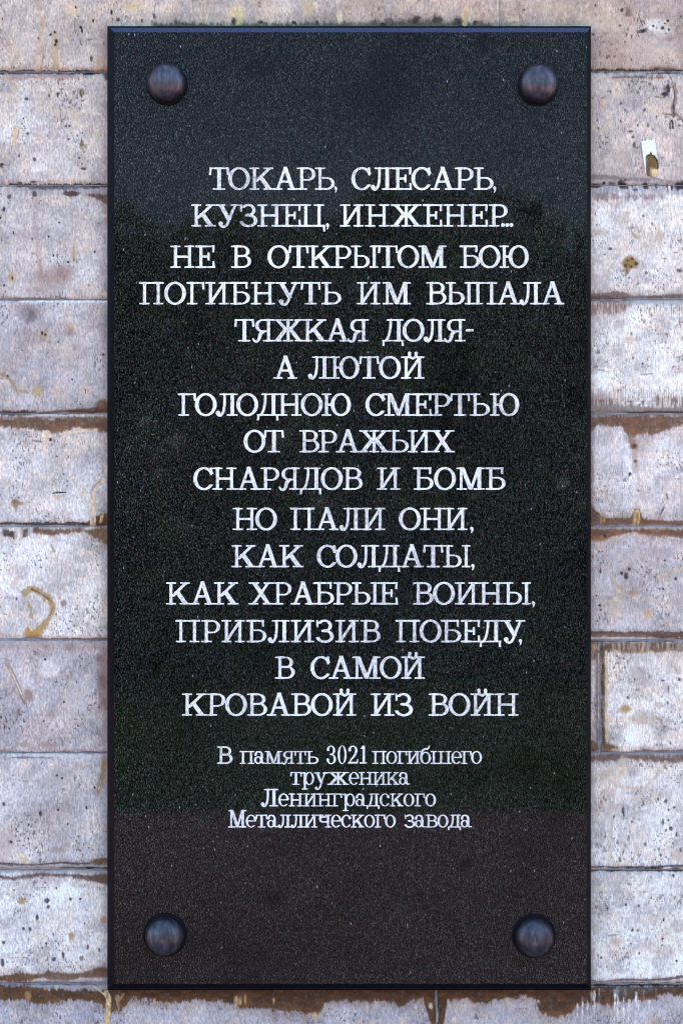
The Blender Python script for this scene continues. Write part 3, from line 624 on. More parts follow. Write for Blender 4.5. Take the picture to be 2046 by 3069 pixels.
    for x, y, rx, ry in ((1814, 2397, 2, 4), (1838, 2448, 2.5, 6), (1866, 2430, 3, 12), (1868, 2445, 2.5, 10), (1904, 2378, 2.5, 4), (1892, 2462, 3, 4), (1985, 2465, 4, 9), (2008, 2483, 6, 6), (2000, 2458, 3, 4), (2002, 2427, 4, 4), (2018, 2420, 4, 4), (1880, 2513, 2, 6), (1812, 2508, 3, 5), (1800, 2535, 2, 4), (1973, 2545, 2.5, 5), (1978, 2563, 3, 4), (1856, 2575, 4, 8), (1995, 2400, 4, 8), (2026, 2500, 3, 8), (1994, 2488, 3, 4), (2038, 2547, 3, 6), (1970, 2395, 3, 4), (1932, 2530, 4, 6)):
        blob(x, y, rx, ry, lin(64, 62, 76), .8, .4, rough=.6, pit=.6)
    # y 2608
    band([(1745, 2596), (1840, 2597), (1920, 2596), (1960, 2597), (2000, 2592), (2110, 2591)], [(1745, 2601), (1840, 2601), (1920, 2602), (1965, 2606), (2000, 2598), (2110, 2597)], lin(84, 84, 104), .85, 2, 5, seed=43)
    band(J(2606, 1745, 2110), J(2612, 1745, 2110), lin(74, 68, 78), .9, 2, 4, seed=44); blob(2022, 2607, 10, 7, lin(74, 66, 64), .8); blob(1956, 2600, 9, 7, lin(60, 58, 64), .7)
    for x, y, rx, ry in ((1912, 2715, 3.5, 5), (1950, 2690, 2.5, 5), (1914, 2857, 3, 5), (1818, 2723, 4, 3), (1893, 2787, 3, 5), (1910, 2788, 2, 4), (1874, 2712, 2.5, 5), (1987, 2757, 3, 5), (2026, 2880, 4, 4), (1984, 2814, 3, 4), (2015, 2625, 4, 5), (1800, 2870, 3, 5), (1982, 2833, 2, 3)):
        blob(x, y, rx, ry, lin(46, 48, 62), .88, .35, rough=.5, pit=.7)
    blob(1842, 2820, 14, 11, lin(210, 192, 178), .75, .6); band([(1822, 2802), (1852, 2800)], [(1822, 2806), (1852, 2804)], lin(130, 134, 150), .7, 2, 4); blob(1780, 2782, 14, 12, lin(206, 196, 184), .7, .7); blob(1840, 2645, 24, 10, lin(206, 200, 200), .5, .8)
    for i in range(150):
        x = rr.uniform(1772, 2070); y = rr.uniform(2620, 2910); stroke([(x, y), (x + rr.uniform(-2, 2), y + rr.uniform(12, 34))], 1.9, lin(176, 182, 204), .55, 1.0, taper=True)
    for i in range(130):
        x = rr.uniform(1818, 2070); y = rr.uniform(1950, 2230); stroke([(x, y), (x + rr.uniform(-2, 2), y + rr.uniform(12, 34))], 1.9, lin(164, 158, 166), .55, 1.0, taper=True)
    for i in range(80):
        x = rr.uniform(1772, 2070); y = rr.uniform(600, 860); stroke([(x, y), (x + rr.uniform(-2, 2), y + rr.uniform(12, 34))], 1.9, lin(178, 178, 196), .5, 1.0, taper=True)
    # y 2950
    band([(1745, 2937), (1800, 2940), (1870, 2932), (1940, 2936), (2000, 2930), (2046, 2922), (2110, 2922)], [(1745, 2941), (1800, 2944), (1870, 2939), (1940, 2940), (2000, 2939), (2046, 2932), (2110, 2932)], lin(98, 84, 92), .85, 2, 4, seed=45)
    band([(1745, 2941), (2000, 2940), (2110, 2934)], J(2949, 1745, 2110), lin(196, 196, 204), .8, 2, 3); band(J(2947, 1745, 2110), J(2956, 1745, 2110), lin(42, 42, 44), .9, 2, 4, seed=46)
    # ---- strip above the plaque
    band([(455, 70), (560, 66), (700, 72), (900, 70), (1100, 66), (1240, 62), (1400, 66), (1480, 72)], J(90, 455, 1480), lin(92, 82, 78), .8, 6, 10, seed=47)
    for x, y, rx, ry in ((463, 46, 4, 8), (527, 66, 7, 9), (704, 62, 7, 10), (780, 66, 8, 5), (950, 66, 4, 6), (880, 68, 6, 5), (1245, 60, 12, 12), (1310, 60, 14, 14), (1378, 66, 14, 12), (1148, 74, 9, 6), (1422, 68, 8, 6), (1496, 70, 6, 8), (1570, 30, 3, 4), (355, 60, 6, 6), (427, 62, 4, 6), (280, 62, 3, 5)):
        blob(x, y, rx, ry, lin(56, 48, 40), .82, .5, rough=.8)
    stroke([(464, 0), (465, 45)], 2, lin(120, 100, 96), .6, 1.2); blob(711, 36, 20, 24, lin(214, 196, 164), .85, .5, rough=.5); blob(716, 66, 10, 9, lin(200, 190, 140), .8, .5); blob(700, 62, 6, 9, BLACK, .7)
    blob(395, 18, 30, 14, lin(206, 184, 150), .7, .7); blob(922, 26, 14, 24, lin(206, 184, 152), .7, .7); blob(1018, 52, 9, 16, lin(222, 208, 186), .8, .6); blob(947, 15, 8, 9, lin(220, 206, 196), .7); blob(812, 22, 26, 24, lin(206, 190, 180), .5, .8)
    stroke([(1398, 30), (1390, 52), (1392, 72)], 12, lin(214, 190, 140), .8, 4, rough=5); blob(1200, 28, 10, 18, lin(208, 188, 160), .6, .7); blob(1660, 26, 60, 18, lin(206, 188, 174), .5, .8)
    blob(1066, 52, 30, 20, lin(206, 192, 190), .5, .8); stroke([(1490, -10), (1492, 90)], 6, lin(206, 200, 202), .7, 2.5)
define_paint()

def seg_dist(X, Y, pts):
    best = np.full(X.shape, 1e9); tt = np.zeros(X.shape)
    n = len(pts) - 1
    for i in range(n):
        ax, ay = pts[i]; bx, by = pts[i + 1]
        dx, dy = bx - ax, by - ay
        L2 = dx * dx + dy * dy + 1e-9
        t = np.clip(((X - ax) * dx + (Y - ay) * dy) / L2, 0, 1)
        d = np.hypot(X - ax - t * dx, Y - ay - t * dy)
        m = d < best
        best = np.where(m, d, best); tt = np.where(m, (i + t) / n, tt)
    return best, tt

def paint_stone(X, Y, course, fine):
    """albedo (n,3) and relief (n,) in px for wall points X,Y (photo pixels)"""
    tl, tr = TINT.get(course, ((203, 200, 210), (207, 204, 214)))
    side = sstep(500, 1500, X)[:, None]
    base = lin(*tl) * (1 - side) + lin(*tr) * side
    n1 = fbm(X / 95, Y / 95, 11 + course * 7, 4)[:, None]
    n2 = fbm(X / 40, Y / 46, 51 + course * 3, 4)[:, None]
    n3 = fbm(X / 150, Y / 120, 91 + course, 3)[:, None]
    c = base * (0.70 + 0.60 * n1)
    warm = np.array([1.05, 0.985, 0.95]); cool = np.array([0.96, 0.985, 1.03])
    k = sstep(.42, .66, n2); c = c * (warm * k + cool * (1 - k))
    k = sstep(.55, .75, n3) * .5; c = c * (1 - k * .35) + lin(176, 154, 152) * k * .35
    k = sstep(.50, .74, fbm(X / 60, Y / 44, 137 + course * 5, 4))[:, None] * .42
    c = c * (1 - k) + lin(168, 158, 172) * k
    k = sstep(.60, .78, fbm(X / 22, Y / 26, 7 + course, 3))[:, None] * .35
    c = c * (1 - k) + lin(222, 208, 196) * k
    h = (n1[:, 0] - .5) * 3.0
    if not fine:
        return c * (c.mean(1, keepdims=True) / 0.58) ** 0.27, h
    c = c.mean(1, keepdims=True) + (c - c.mean(1, keepdims=True)) * 0.9
    # grain, fine vertical tooling and small pits
    g = fbm(X / 3.2, Y / 9.0, 201, 2)[:, None]
    c = c * (0.70 + 0.60 * g)
    p = vn(X / 3.4, Y / 7.0, 301) * (0.55 + 0.45 * vn(X / 60, Y / 60, 305))
    k = sstep(.66, .82, p)[:, None] * .62
    c = c * (1 - k) + lin(84, 78, 88) * k
    h -= k[:, 0] * 1.2
    p = vn(X / 7.5, Y / 11.0, 401) * (0.5 + 0.5 * vn(X / 90, Y / 70, 405))
    k = sstep(.76, .92, p)[:, None] * .5
    c = c * (1 - k) + lin(120, 100, 92) * k
    jag = (fbm(X / 16, Y / 22, 501, 3) - .5) * 2
    jag2 = (vn(X / 3.2, Y / 14, 503) - .5) * 2
    spk = fbm(X / 7, Y / 9, 601, 2)
    xmin, xmax, ymin, ymax = X.min(), X.max(), Y.min(), Y.max()
    for op in OPS:
        if op[0] == 'band':
            _, top, bot, col, a, soft, jg, col2, seed, streak = op
            x0, x1 = min(top[0][0], bot[0][0]), max(top[-1][0], bot[-1][0])
            y0 = min(p[1] for p in top) - 25; y1 = max(p[1] for p in bot) + 25
            if x1 < xmin or x0 > xmax or y1 < ymin or y0 > ymax:
                continue
            idx = np.nonzero((X > x0 - 12) & (X < x1 + 12) & (Y > y0) & (Y < y1))[0]
            if not len(idx): continue
            x, y = X[idx], Y[idx]
            t = np.interp(x, [p[0] for p in top], [p[1] for p in top]); b = np.interp(x, [p[0] for p in bot], [p[1] for p in bot])
            j1 = (fbm(x / 18, y / 30 + seed, seed * 13, 4) - .5) * jg * 2.2 + jag2[idx] * jg * .5
            j2 = (fbm(x / 15, y / 30 + seed + 5, seed * 17, 4) - .5) * jg * 2.8 + jag2[idx] * jg * .6
            th = np.maximum(b - t, 1)
            lim = np.minimum(1, th / 14)
            m = sstep(-soft, soft * .6, y - t + j1 * lim) * sstep(-soft, soft * .6, b - y + j2 * lim)
            m *= sstep(-10, 10, x - x0) * sstep(-10, 10, x1 - x)
            m *= 0.80 + 0.45 * spk[idx]
            hal = sstep(-soft * 5 - 4, soft * 2, y - t + j1) * sstep(-soft * 5 - 4, soft * 2, b - y + j2) * .34 * a * spk[idx] * 2 * sstep(-10, 30, x - x0) * sstep(-10, 30, x1 - x)
            m = np.maximum(m, hal)
            if streak:
                m *= 1 - streak * sstep(.42, .62, vn(x / 4.0, y / 60, seed + 70))
            m = np.clip(m * a, 0, 1)[:, None]
            cc = col
            if col2 is not None:
                q = (sstep(.42, .75, fbm(x / 24, y / 14, seed + 3, 3)) * .5 + .35 * sstep(.55, 1.0, (y - t) / th))[:, None]
                cc = col * (1 - np.clip(q, 0, 1)) + col2 * np.clip(q, 0, 1)
            cc = cc * (0.72 + 0.56 * spk[idx])[:, None]
            c[idx] = c[idx] * (1 - m) + cc * m
            h[idx] -= m[:, 0] * .6
        elif op[0] == 'stroke':
            _, pts, w, col, a, soft, seed, rough, taper = op
            xs = [p[0] for p in pts]; ys = [p[1] for p in pts]; q = w + soft + 6
            if max(xs) + q < xmin or min(xs) - q > xmax or max(ys) + q < ymin or min(ys) - q > ymax: continue
            idx = np.nonzero((X > min(xs) - q) & (X < max(xs) + q) & (Y > min(ys) - q) & (Y < max(ys) + q))[0]
            if not len(idx): continue
            d, t = seg_dist(X[idx], Y[idx], pts)
            hw = w * .5 * ((1 - t * .85) if taper else 1.0)
            d = d - hw + jag[idx] * min(rough, w * .4) + jag2[idx] * min(1.5, w * .15)
            m = np.clip(sstep(soft * .6, -soft * .6, d) * a * (0.50 + .85 * spk[idx]), 0, 1)[:, None]
            cc = col * (0.70 + 0.60 * spk[idx])[:, None]
            c[idx] = c[idx] * (1 - m) + cc * m
        else:
            _, bx, by, rx, ry, col, a, soft, seed, rough, pit = op
            q = 1.6
            if bx + rx * q < xmin or bx - rx * q > xmax or by + ry * q < ymin or by - ry * q > ymax: continue
            idx = np.nonzero((np.abs(X - bx) < rx * q + 2) & (np.abs(Y - by) < ry * q + 2))[0]
            if not len(idx): continue
            x, y = X[idx], Y[idx]
            r = np.hypot((x - bx) / rx, (y - by) / ry)
            sc = max(rx, ry) * .7 + 2
            r = r + (fbm(x / sc + bx, y / sc + by, seed, 3) - .5) * rough * 2
            m = np.clip(sstep(1 + soft, 1 - soft, r) * a * (0.85 + .3 * spk[idx]), 0, 1)[:, None]
            cc = col * (0.80 + 0.40 * spk[idx])[:, None]
            c[idx] = c[idx] * (1 - m) + cc * m
            if pit: h[idx] -= m[:, 0] * pit * 2
    c = np.clip(c, 0.001, None)
    lum = c.mean(1, keepdims=True)
    c = c * (lum / 0.58) ** 0.27
    return c, h

def axis(a, b, zones, coarse):
    """grid lines from a to b; zones are (start, end, step)"""
    pts = [a]; x = a
    while x < b - 1e-6:
        st = coarse
        for z0, z1, zs in zones:
            if z0 - 1e-6 <= x < z1: st = zs; break
        nx = x + st
        if st == coarse:
            for z0, z1, zs in zones:
                if x < z0 < nx: nx = z0
        if nx > b - st * .4: nx = b
        pts.append(nx); x = nx
    return np.array(pts)

def build_wall():
    wall = bpy.data.objects.new('stone_wall', None)
    COL.objects.link(wall)
    wall['label'] = 'pale limestone block wall with rust brown stains along its joints'
    wall['category'] = 'wall'
    wall['kind'] = 'thing'
    allv, allf, allc = [], [], []
    off = 0
    edges = [1534.5 - (6.4 - CAMH) / UNIT] + JY + [GROUND_PY + 10]
    # joint half gaps (px): narrow joints are filled flush
    for ci in range(len(edges) - 1):
        y0, y1 = edges[ci], edges[ci + 1]
        if y1 - y0 < 15: continue
        course = ci - FIRST
        if course in VIS_J:
            js = list(VIS_J[course])
            js = [js[0] - 1250 * k for k in range(1, 5)][::-1] + js + [js[-1] + 1250 * k for k in range(1, 5)]
        else:
            o = (ci * 437) % 1100
            js = [XMIN + 500 + o + k * 1240 for k in range(12)]
        xs = [XMIN] + [j for j in js if XMIN < j < XMAX] + [XMAX]
        visible_row = 0 <= course <= 9
        for bi in range(len(xs) - 1):
            x0, x1 = xs[bi] + 1.3, xs[bi + 1] - 1.3
            ya, yb = y0 + 1.3, y1 - 1.3
            vis = visible_row and x1 > -80 and x0 < 2130
            if vis and (x0 > 350 and x1 < 1740) and 1 <= course <= 8:
                vis = False
            f = 2.1
            near = (not vis) and -3 <= course <= 12 and x1 > -900 and x0 < 2950 and not ((x0 > 350 and x1 < 1740) and 1 <= course <= 8)
            if vis:
                side = [(-900, -60, 9), (2110, 2950, 9)]
                if course in (0, 9):
                    ax = axis(x0, x1, [(-60, 2110, f)] + side, 120)
                    ay = axis(ya, yb, [(-30, 214, f)] if course == 0 else [(2949, 3100, f)], 9)
                else:
                    ax = axis(x0, x1, [(-60, 420, f), (1670, 2110, f)] + side, 120)
                    ay = axis(ya, yb, [(ya - 1, yb + 1, f)], 60)
            elif near:
                ax = axis(x0, x1, [(-900, 2950, 9)], 120); ay = axis(ya, yb, [(ya - 1, yb + 1, 9)], 60)
            else:
                ax = axis(x0, x1, [], 100); ay = axis(ya, yb, [], 60)
            nx, ny = len(ax), len(ay)
            GX, GY = np.meshgrid(ax, ay)
            X, Y = GX.ravel(), GY.ravel()
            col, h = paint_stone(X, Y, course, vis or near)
            # worn arris: rounded edges with small chips
            ed = np.minimum(np.minimum(X - x0, x1 - X), np.minimum(Y - ya, yb - Y))
            wob = 3.0 + 9.0 * sstep(.3, .8, fbm(X / 34, Y / 34, 900 + ci, 4))
            h = h - 6.0 * np.exp(-(ed / wob) ** 2)
            rel = (vn(np.array([ci * 3.7]), np.array([bi * 5.1]), 77)[0] - .5) * 3.2
            wy = -(h + rel) * UNIT
            V = np.stack([(X - 1023) * UNIT, wy, CAMH + (1534.5 - Y) * UNIT], 1)
            ids = np.arange(nx * ny).reshape(ny, nx)
            F = np.stack([ids[:-1, :-1], ids[1:, :-1], ids[1:, 1:], ids[:-1, 1:]], -1).reshape(-1, 4)
            # sides running back into the wall
            ring = np.concatenate([ids[0, :], ids[1:, -1], ids[-1, -2::-1], ids[-2:0:-1, 0]])
            bv = V[ring].copy(); bv[:, 1] = 0.04
            bid = np.arange(len(ring)) + nx * ny
            F2 = np.stack([ring, np.roll(ring, -1), np.roll(bid, -1), bid], -1)
            allv.append(np.concatenate([V, bv])); allf.append(np.concatenate([F, F2]) + off)
            allc.append(np.concatenate([col, col[ring]]))
            off += len(V) + len(bv)
    V = np.concatenate(allv); F = np.concatenate(allf); C = np.concatenate(allc)
    me = bpy.data.meshes.new('stone_facing')
    me.vertices.add(len(V)); me.vertices.foreach_set('co', V.ravel().astype(np.float32))
    me.loops.add(F.size); me.loops.foreach_set('vertex_index', F.ravel().astype(np.int32))
    me.polygons.add(len(F)); me.polygons.foreach_set('loop_start', (np.arange(len(F)) * 4).astype(np.int32))
    me.polygons.foreach_set('loop_total', np.full(len(F), 4, np.int32))
    me.polygons.foreach_set('use_smooth', np.ones(len(F), bool))
    at = me.color_attributes.new('stone_colour', 'FLOAT_COLOR', 'POINT')
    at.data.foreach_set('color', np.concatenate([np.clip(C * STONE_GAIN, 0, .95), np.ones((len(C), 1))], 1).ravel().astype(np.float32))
    me.materials.append(M_STONE)
    me.update(calc_edges=True); me.validate()
    o = bpy.data.objects.new('stone_facing', me)
    COL.objects.link(o); o.parent = wall
    # mortar bed behind the blocks
    zx0, zx1 = (XMIN - 1023) * UNIT, (XMAX - 1023) * UNIT
    vsx = [(zx0, .0035, 0), (zx1, .0035, 0), (zx1, .0035, 6.39), (zx0, .0035, 6.39), (zx0, .40, 0), (zx1, .40, 0), (zx1, .40, 6.39), (zx0, .40, 6.39)]
    link_mesh('mortar_bed', vsx, [(0, 1, 2, 3), (5, 4, 7, 6), (1, 5, 6, 2), (4, 0, 3, 7), (3, 2, 6, 7), (4, 5, 1, 0)], M_MORTAR, wall)
STONE_GAIN = np.array([1.0, 0.872, 0.64])
build_wall()

# ------------------------------------------------------------------ the plaque
plaque = bpy.data.objects.new('memorial_plaque', None)
COL.objects.link(plaque)
PX0, PX1, PY0, PY1 = 323.5, 1768.5, 80.5, 2965.5
plaque.location = (wx((PX0 + PX1) / 2, -PD), 0, wz(PY1, -PD))
plaque['label'] = 'tall polished black granite memorial plaque with white Russian inscription on the limestone wall'
plaque['category'] = 'plaque'
OX, OZ = plaque.location.x, plaque.location.z

def build_slab():
    prof = [(0.0, 0.003), (0.0, -0.0265), (0.0030, -0.0282), (0.0036, -0.0296), (0.0114, -PD)]
    k = (DIST - 0.02) / DIST
    x0, x1 = wx(PX0, -0.022) - OX, wx(PX1, -0.022) - OX
    z0, z1 = wz(PY1, -0.022) - OZ, wz(PY0, -0.022) - OZ
    vs_, fs_, mi = [], [], []
    for d, y in prof:
        vs_ += [(x0 + d, y, z0 + d), (x1 - d * .6, y, z0 + d), (x1 - d * .6, y, z1 - d), (x0 + d, y, z1 - d)]
    for i in range(len(prof) - 1):
        for j in range(4):
            a, b = i * 4 + j, i * 4 + (j + 1) % 4
            fs_.append((a, b, b + 4, a + 4)); mi.append(2 if j == 2 and i == 3 else 1)
    t = (len(prof) - 1) * 4
    fs_.append((t, t + 1, t + 2, t + 3)); mi.append(0)
    fs_.append((3, 2, 1, 0)); mi.append(1)
    o = link_mesh('granite_slab', vs_, fs_, [M_GRANITE, M_EDGE, M_SKY_EDGE], plaque, False, mi, True)
    bv = o.modifiers.new('arris', 'BEVEL')
    bv.width = 0.0006; bv.segments = 2; bv.limit_method = 'ANGLE'; bv.angle_limit = R(20)
build_slab()

def lathe(name, prof, cx, y0, cz, r, mat, parent, seg=64):
    vs_, fs_ = [], []
    for (pr, ph) in prof[:-1]:
        for q in range(seg):
            a = 2 * math.pi * q / seg
            vs_.append((cx + r * pr * math.cos(a), y0 - r * ph, cz + r * pr * math.sin(a)))
    vs_.append((cx, y0 - r * prof[-1][1], cz))
    for i in range(len(prof) - 2):
        for q in range(seg):
            q2 = (q + 1) % seg
            fs_.append((i * seg + q, i * seg + q2, (i + 1) * seg + q2, (i + 1) * seg + q))
    b = (len(prof) - 2) * seg
    for q in range(seg):
        fs_.append((b + q, b + (q + 1) % seg, len(vs_) - 1))
    return link_mesh(name, vs_, fs_, mat, parent, True, None, True)

def build_stud(px, py, rpx, label, cw):
    lift = 0.010                                  # the domed cap stands off on a black collar
    d = -PD - lift - .004
    r = rpx * UNIT * (DIST + d) / DIST
    cx, cz = wx(px, d) - OX, wz(py, d) - OZ
    cap = [(.90, -.02), (.985, 0.0), (1.0, .06), (.985, .17), (.945, .30), (.875, .43), (.78, .55), (.66, .65), (.52, .73), (.37, .785), (.22, .815), (.14, .818), (.08, .806), (.0, .803)]
    o = lathe('stud', cap, cx, -PD - lift, cz, r, M_BRONZE, plaque)
    if label: o['label'] = label
    lathe('collar', [(cw, -.02), (cw, .05), (cw - .06, .08), (.93, .08), (.93, .36), (.0, .36)], cx, -PD, cz, r, M_BLACK, o)
M_BLACK = plain('black_rubber', (0.004, 0.004, 0.005), 0.8, 0.2, 60, 0.1)
for px, py, lb in ((498, 247, 'brown domed stud at the upper left corner'), (1614, 249, 'brown domed stud at the upper right corner'),
                   (492.5, 2808, 'dark domed stud at the lower left corner'), (1602, 2811, 'bluish scratched domed stud at the lower right corner')):
    build_stud(px, py, 58, lb, 1.07 if py < 1500 else 1.14)

# ------------------------------------------------------------------ lettering: slab serif glyphs as signed distance fields
H, S, TH, E = 66.0, 8.7, 4.4, 10.5
def box(x0, x1, y0, y1):
    return lambda x, y: np.maximum(np.maximum(x0 - x, x - x1), np.maximum(y0 - y, y - y1))
def diag(xb, yb, xt, yt, w):
    c = (yt - yb) / math.hypot(xt - xb, yt - yb)
    return lambda x, y: np.maximum(np.abs(x - (xb + (xt - xb) * (y - yb) / (yt - yb))) * c - w / 2, np.maximum(yb - y, y - yt))
def ell(x, y, cx, cy, rx, ry):
    return (np.sqrt(((x - cx) / rx) ** 2 + ((y - cy) / ry) ** 2) - 1) * min(rx, ry)
def ring(cx, cy, rx, ry, tx, ty):
    return lambda x, y: np.maximum(ell(x, y, cx, cy, rx, ry), -ell(x, y, cx, cy, rx - tx, ry - ty))
def cut(f, *gs):
    def q(x, y):
        d = f(x, y)
        for g in gs: d = np.maximum(d, -g(x, y))
        return d
    return q
def bowl(x0, xm, x1, y0, y1, tx=10.0, ty=TH):
    cy = (y0 + y1) / 2
    def q(x, y):
        sgn = 1 if x1 > x0 else -1
        X, a, b, c = x * sgn, x0 * sgn, xm * sgn, x1 * sgn
        ry = (y1 - y0) / 2
        out = np.minimum(np.maximum(np.maximum(a - X, X - b - 2), np.abs(y - cy) - ry), np.maximum(ell(X, y, b, cy, c - b, ry), b - X - 2))
        i = np.minimum(np.maximum(X - b - 2, np.abs(y - cy) - (ry - ty)), np.maximum(ell(X, y, b, cy, max(c - b - tx, 3), ry - ty), b - X - 2))
        return np.maximum(np.maximum(out, -i), a - X)
    return q
def path(*pts):
    def q(x, y):
        d = np.full(x.shape, 1e3)
        for (ax, ay, ar), (bx, by, br) in zip(pts, pts[1:]):
            dx, dy = bx - ax, by - ay
            t = np.clip(((x - ax) * dx + (y - ay) * dy) / (dx * dx + dy * dy + 1e-9), 0, 1)
            d = np.minimum(d, np.hypot(x - ax - t * dx, y - ay - t * dy) - (ar + (br - ar) * t))
        return d
    return q
def curve(*pts):
    """smooth path through (x, y, r) points"""
    P = np.array(pts, float); out = []
    n = len(P)
    for i in range(n - 1):
        p0, p1, p2, p3 = P[max(i - 1, 0)], P[i], P[i + 1], P[min(i + 2, n - 1)]
        for t in np.linspace(0, 1, 6)[:-1]:
            out.append(.5 * ((2 * p1) + (-p0 + p2) * t + (2 * p0 - 5 * p1 + 4 * p2 - p3) * t * t + (-p0 + 3 * p1 - 3 * p2 + p3) * t ** 3))
    out.append(P[-1])
    return path(*[tuple(o) for o in out])
def ball(x, y, r): return path((x, y, r), (x + .01, y, r))
def stem(x, l=E, r=E, tl=None, tr=None, s=S):
    tl = l if tl is None else tl; tr = r if tr is None else tr
    return [box(x - s / 2, x + s / 2, 0, H), box(x - s / 2 - l, x + s / 2 + r, 0, TH - .4), box(x - s / 2 - tl, x + s / 2 + tr, H - TH + .4, H)]
TOP = lambda a, b: box(a, b, H - TH + .4, H)
BOT = lambda a, b: box(a, b, 0, TH - .4)
BR = [curve((26, 76, 4.8), (27, 67, 3.8), (36, 60.5, 3.4), (45, 67, 3.8), (46, 76, 4.8))]
I_ = stem(16) + stem(56) + [diag(16, 3, 56, 63, 7.5)]
SOFT = stem(16) + [bowl(16, 36, 60, 0, 37.5)]
G = {
 'А': (72, [diag(13, 0, 37, 68, 7.5), diag(59, 0, 36, 68, 10.8), box(22, 52, 21, 27), BOT(0, 28), BOT(43, 72)]),
 'Б': (60, stem(16, tr=30) + [bowl(16, 36, 60, 0, 38), box(47, 53, 47, H), TOP(0, 53)]),
 'В': (61, stem(16) + [bowl(16, 34, 56, 32, 66), bowl(16, 36, 61, 0, 38)]),
 'Г': (54, stem(16, r=12.5) + [TOP(0, 53), diag(51, 45, 49, 66, 6.5)]),
 'Д': (64, [box(44, 54.5, 2, H), BOT(0, 64), diag(3, -14, 4, 3, 6), diag(61, -14, 60, 3, 6), TOP(13, 62), curve((25, 63, 3.5), (24, 40, 3.5), (19, 16, 3.5), (12, 3, 3.5))]),
 'Е': (57, stem(16) + [TOP(0, 56), BOT(0, 57), diag(53, 46, 54, H, 6), diag(55, 0, 53.5, 20, 6), box(16, 40, 30.5, 36.5), box(36, 42, 22, 45)]),
 'Ж': (95, stem(47.5) + [diag(46, 30, 17, 63, 9), diag(49, 30, 78, 63, 9), diag(14, 2, 42, 38, 11), diag(81, 2, 53, 38, 11), TOP(2, 29), TOP(66, 93), BOT(0, 28), BOT(67, 95)]),
 'З': (54, [cut(ring(26, 49, 22, 18.5, 9.5, 6), box(-9, 24, 20, 56)), cut(ring(27, 17.5, 27, 19.5, 10.5, 6.3), box(-9, 24, 15, 50)), box(17, 30, 31, 37), diag(5, 45, 4, 66, 5.5)]),
 'И': (72, I_), 'Й': (72, I_ + BR),
 'К': (74, stem(16) + [diag(20, 24, 60, 63, 8), diag(60, 2, 34, 38, 12), TOP(44, 72), BOT(42, 74)]),
 'Л': (66, [box(45, 55.5, 0, H), BOT(34, 66), TOP(13, 66), curve((27, 63, 3.6), (27, 36, 3.6), (24, 14, 3.8), (16, 1, 3.4), (8, 2, 3.4)), ball(7.5, 8, 6.5)]),
 'М': (84, [box(10, 17.5, 0, H), box(62.5, 73.5, 0, H), BOT(0, 31), BOT(52, 84), TOP(0, 18), TOP(66, 84), diag(43, 1, 17, 66, 12), diag(43, 1, 66, 66, 8)]),
 'Н': (74, stem(16) + stem(58) + [box(16, 58, 30, 36.2)]),
 'О': (65, [ring(32.5, 33, 32.5, 34.5, 10.8, 6)]),
 'П': (73, stem(16) + stem(57) + [TOP(0, 73)]),
 'Р': (57, stem(16, r=12) + [bowl(16, 34, 57, 27, 66)]),
 'С': (57, [cut(ring(31.5, 33, 31.5, 34.5, 10.8, 6), box(43, 90, 15, 48)), box(49.5, 56, 43, 66)]),
 'Т': (59, [box(24, 35, 0, H), BOT(11, 48), TOP(2, 57), diag(2.5, 44, 4.5, 66, 6.2), diag(56.5, 44, 54.5, 66, 6.2)]),
 'У': (73, [diag(41, 20, 17, 63, 11.5), curve((59, 63, 3.6), (48, 38, 3.6), (36, 8, 3.8), (27, -1, 3.4), (18, 1, 3.4)), ball(16, 8.5, 6.5), TOP(0, 31), TOP(46, 73)]),
 'Х': (74, [diag(58, 2, 17, 64, 11.5), diag(15, 2, 58, 64, 7.5), TOP(0, 31), TOP(45, 73), BOT(0, 29), BOT(43, 74)]),
 'Ц': (74, stem(16) + stem(56) + [BOT(0, 74), diag(72, -15, 70.5, 4, 6)]),
 'Ш': (105, stem(16) + stem(52.5) + stem(89) + [BOT(0, 105)]),
 'Ч': (72, stem(56) + [TOP(0, 32), box(11, 21, 40, 66), bowl(52, 31, 10.8, 25, 58, 10.2, 6.4), box(10.8, 52, 60, 58)]),
 'Ы': (84, stem(16) + [bowl(16, 34, 57, 0, 37.5)] + stem(70.5, 8.5, 8.5)),
 'Ь': (60, SOFT),
 'Ю': (88, stem(15, 9.6, 9.6) + [ring(58, 33, 30, 34.5, 10.8, 6), box(15, 34, 30, 36.2)]),
 'Я': (64, stem(48, l=12, tl=4) + [bowl(48, 30, 8, 28, 66), curve((32, 29, 4.4), (24, 22, 4.8), (20, 8, 4.6), (14, 0, 3.6), (6, 1, 3), (2, 7, 2.6))]),
 '-': (23, [box(0, 23, 30, 36.5)]), '.': (12, [ball(6, 4.5, 5.6)]), ',': (12, [ball(6, 4.5, 5.0), path((8.5, 3, 3.0), (7.8, -4, 2.0), (5, -8, 1.0))]),
}
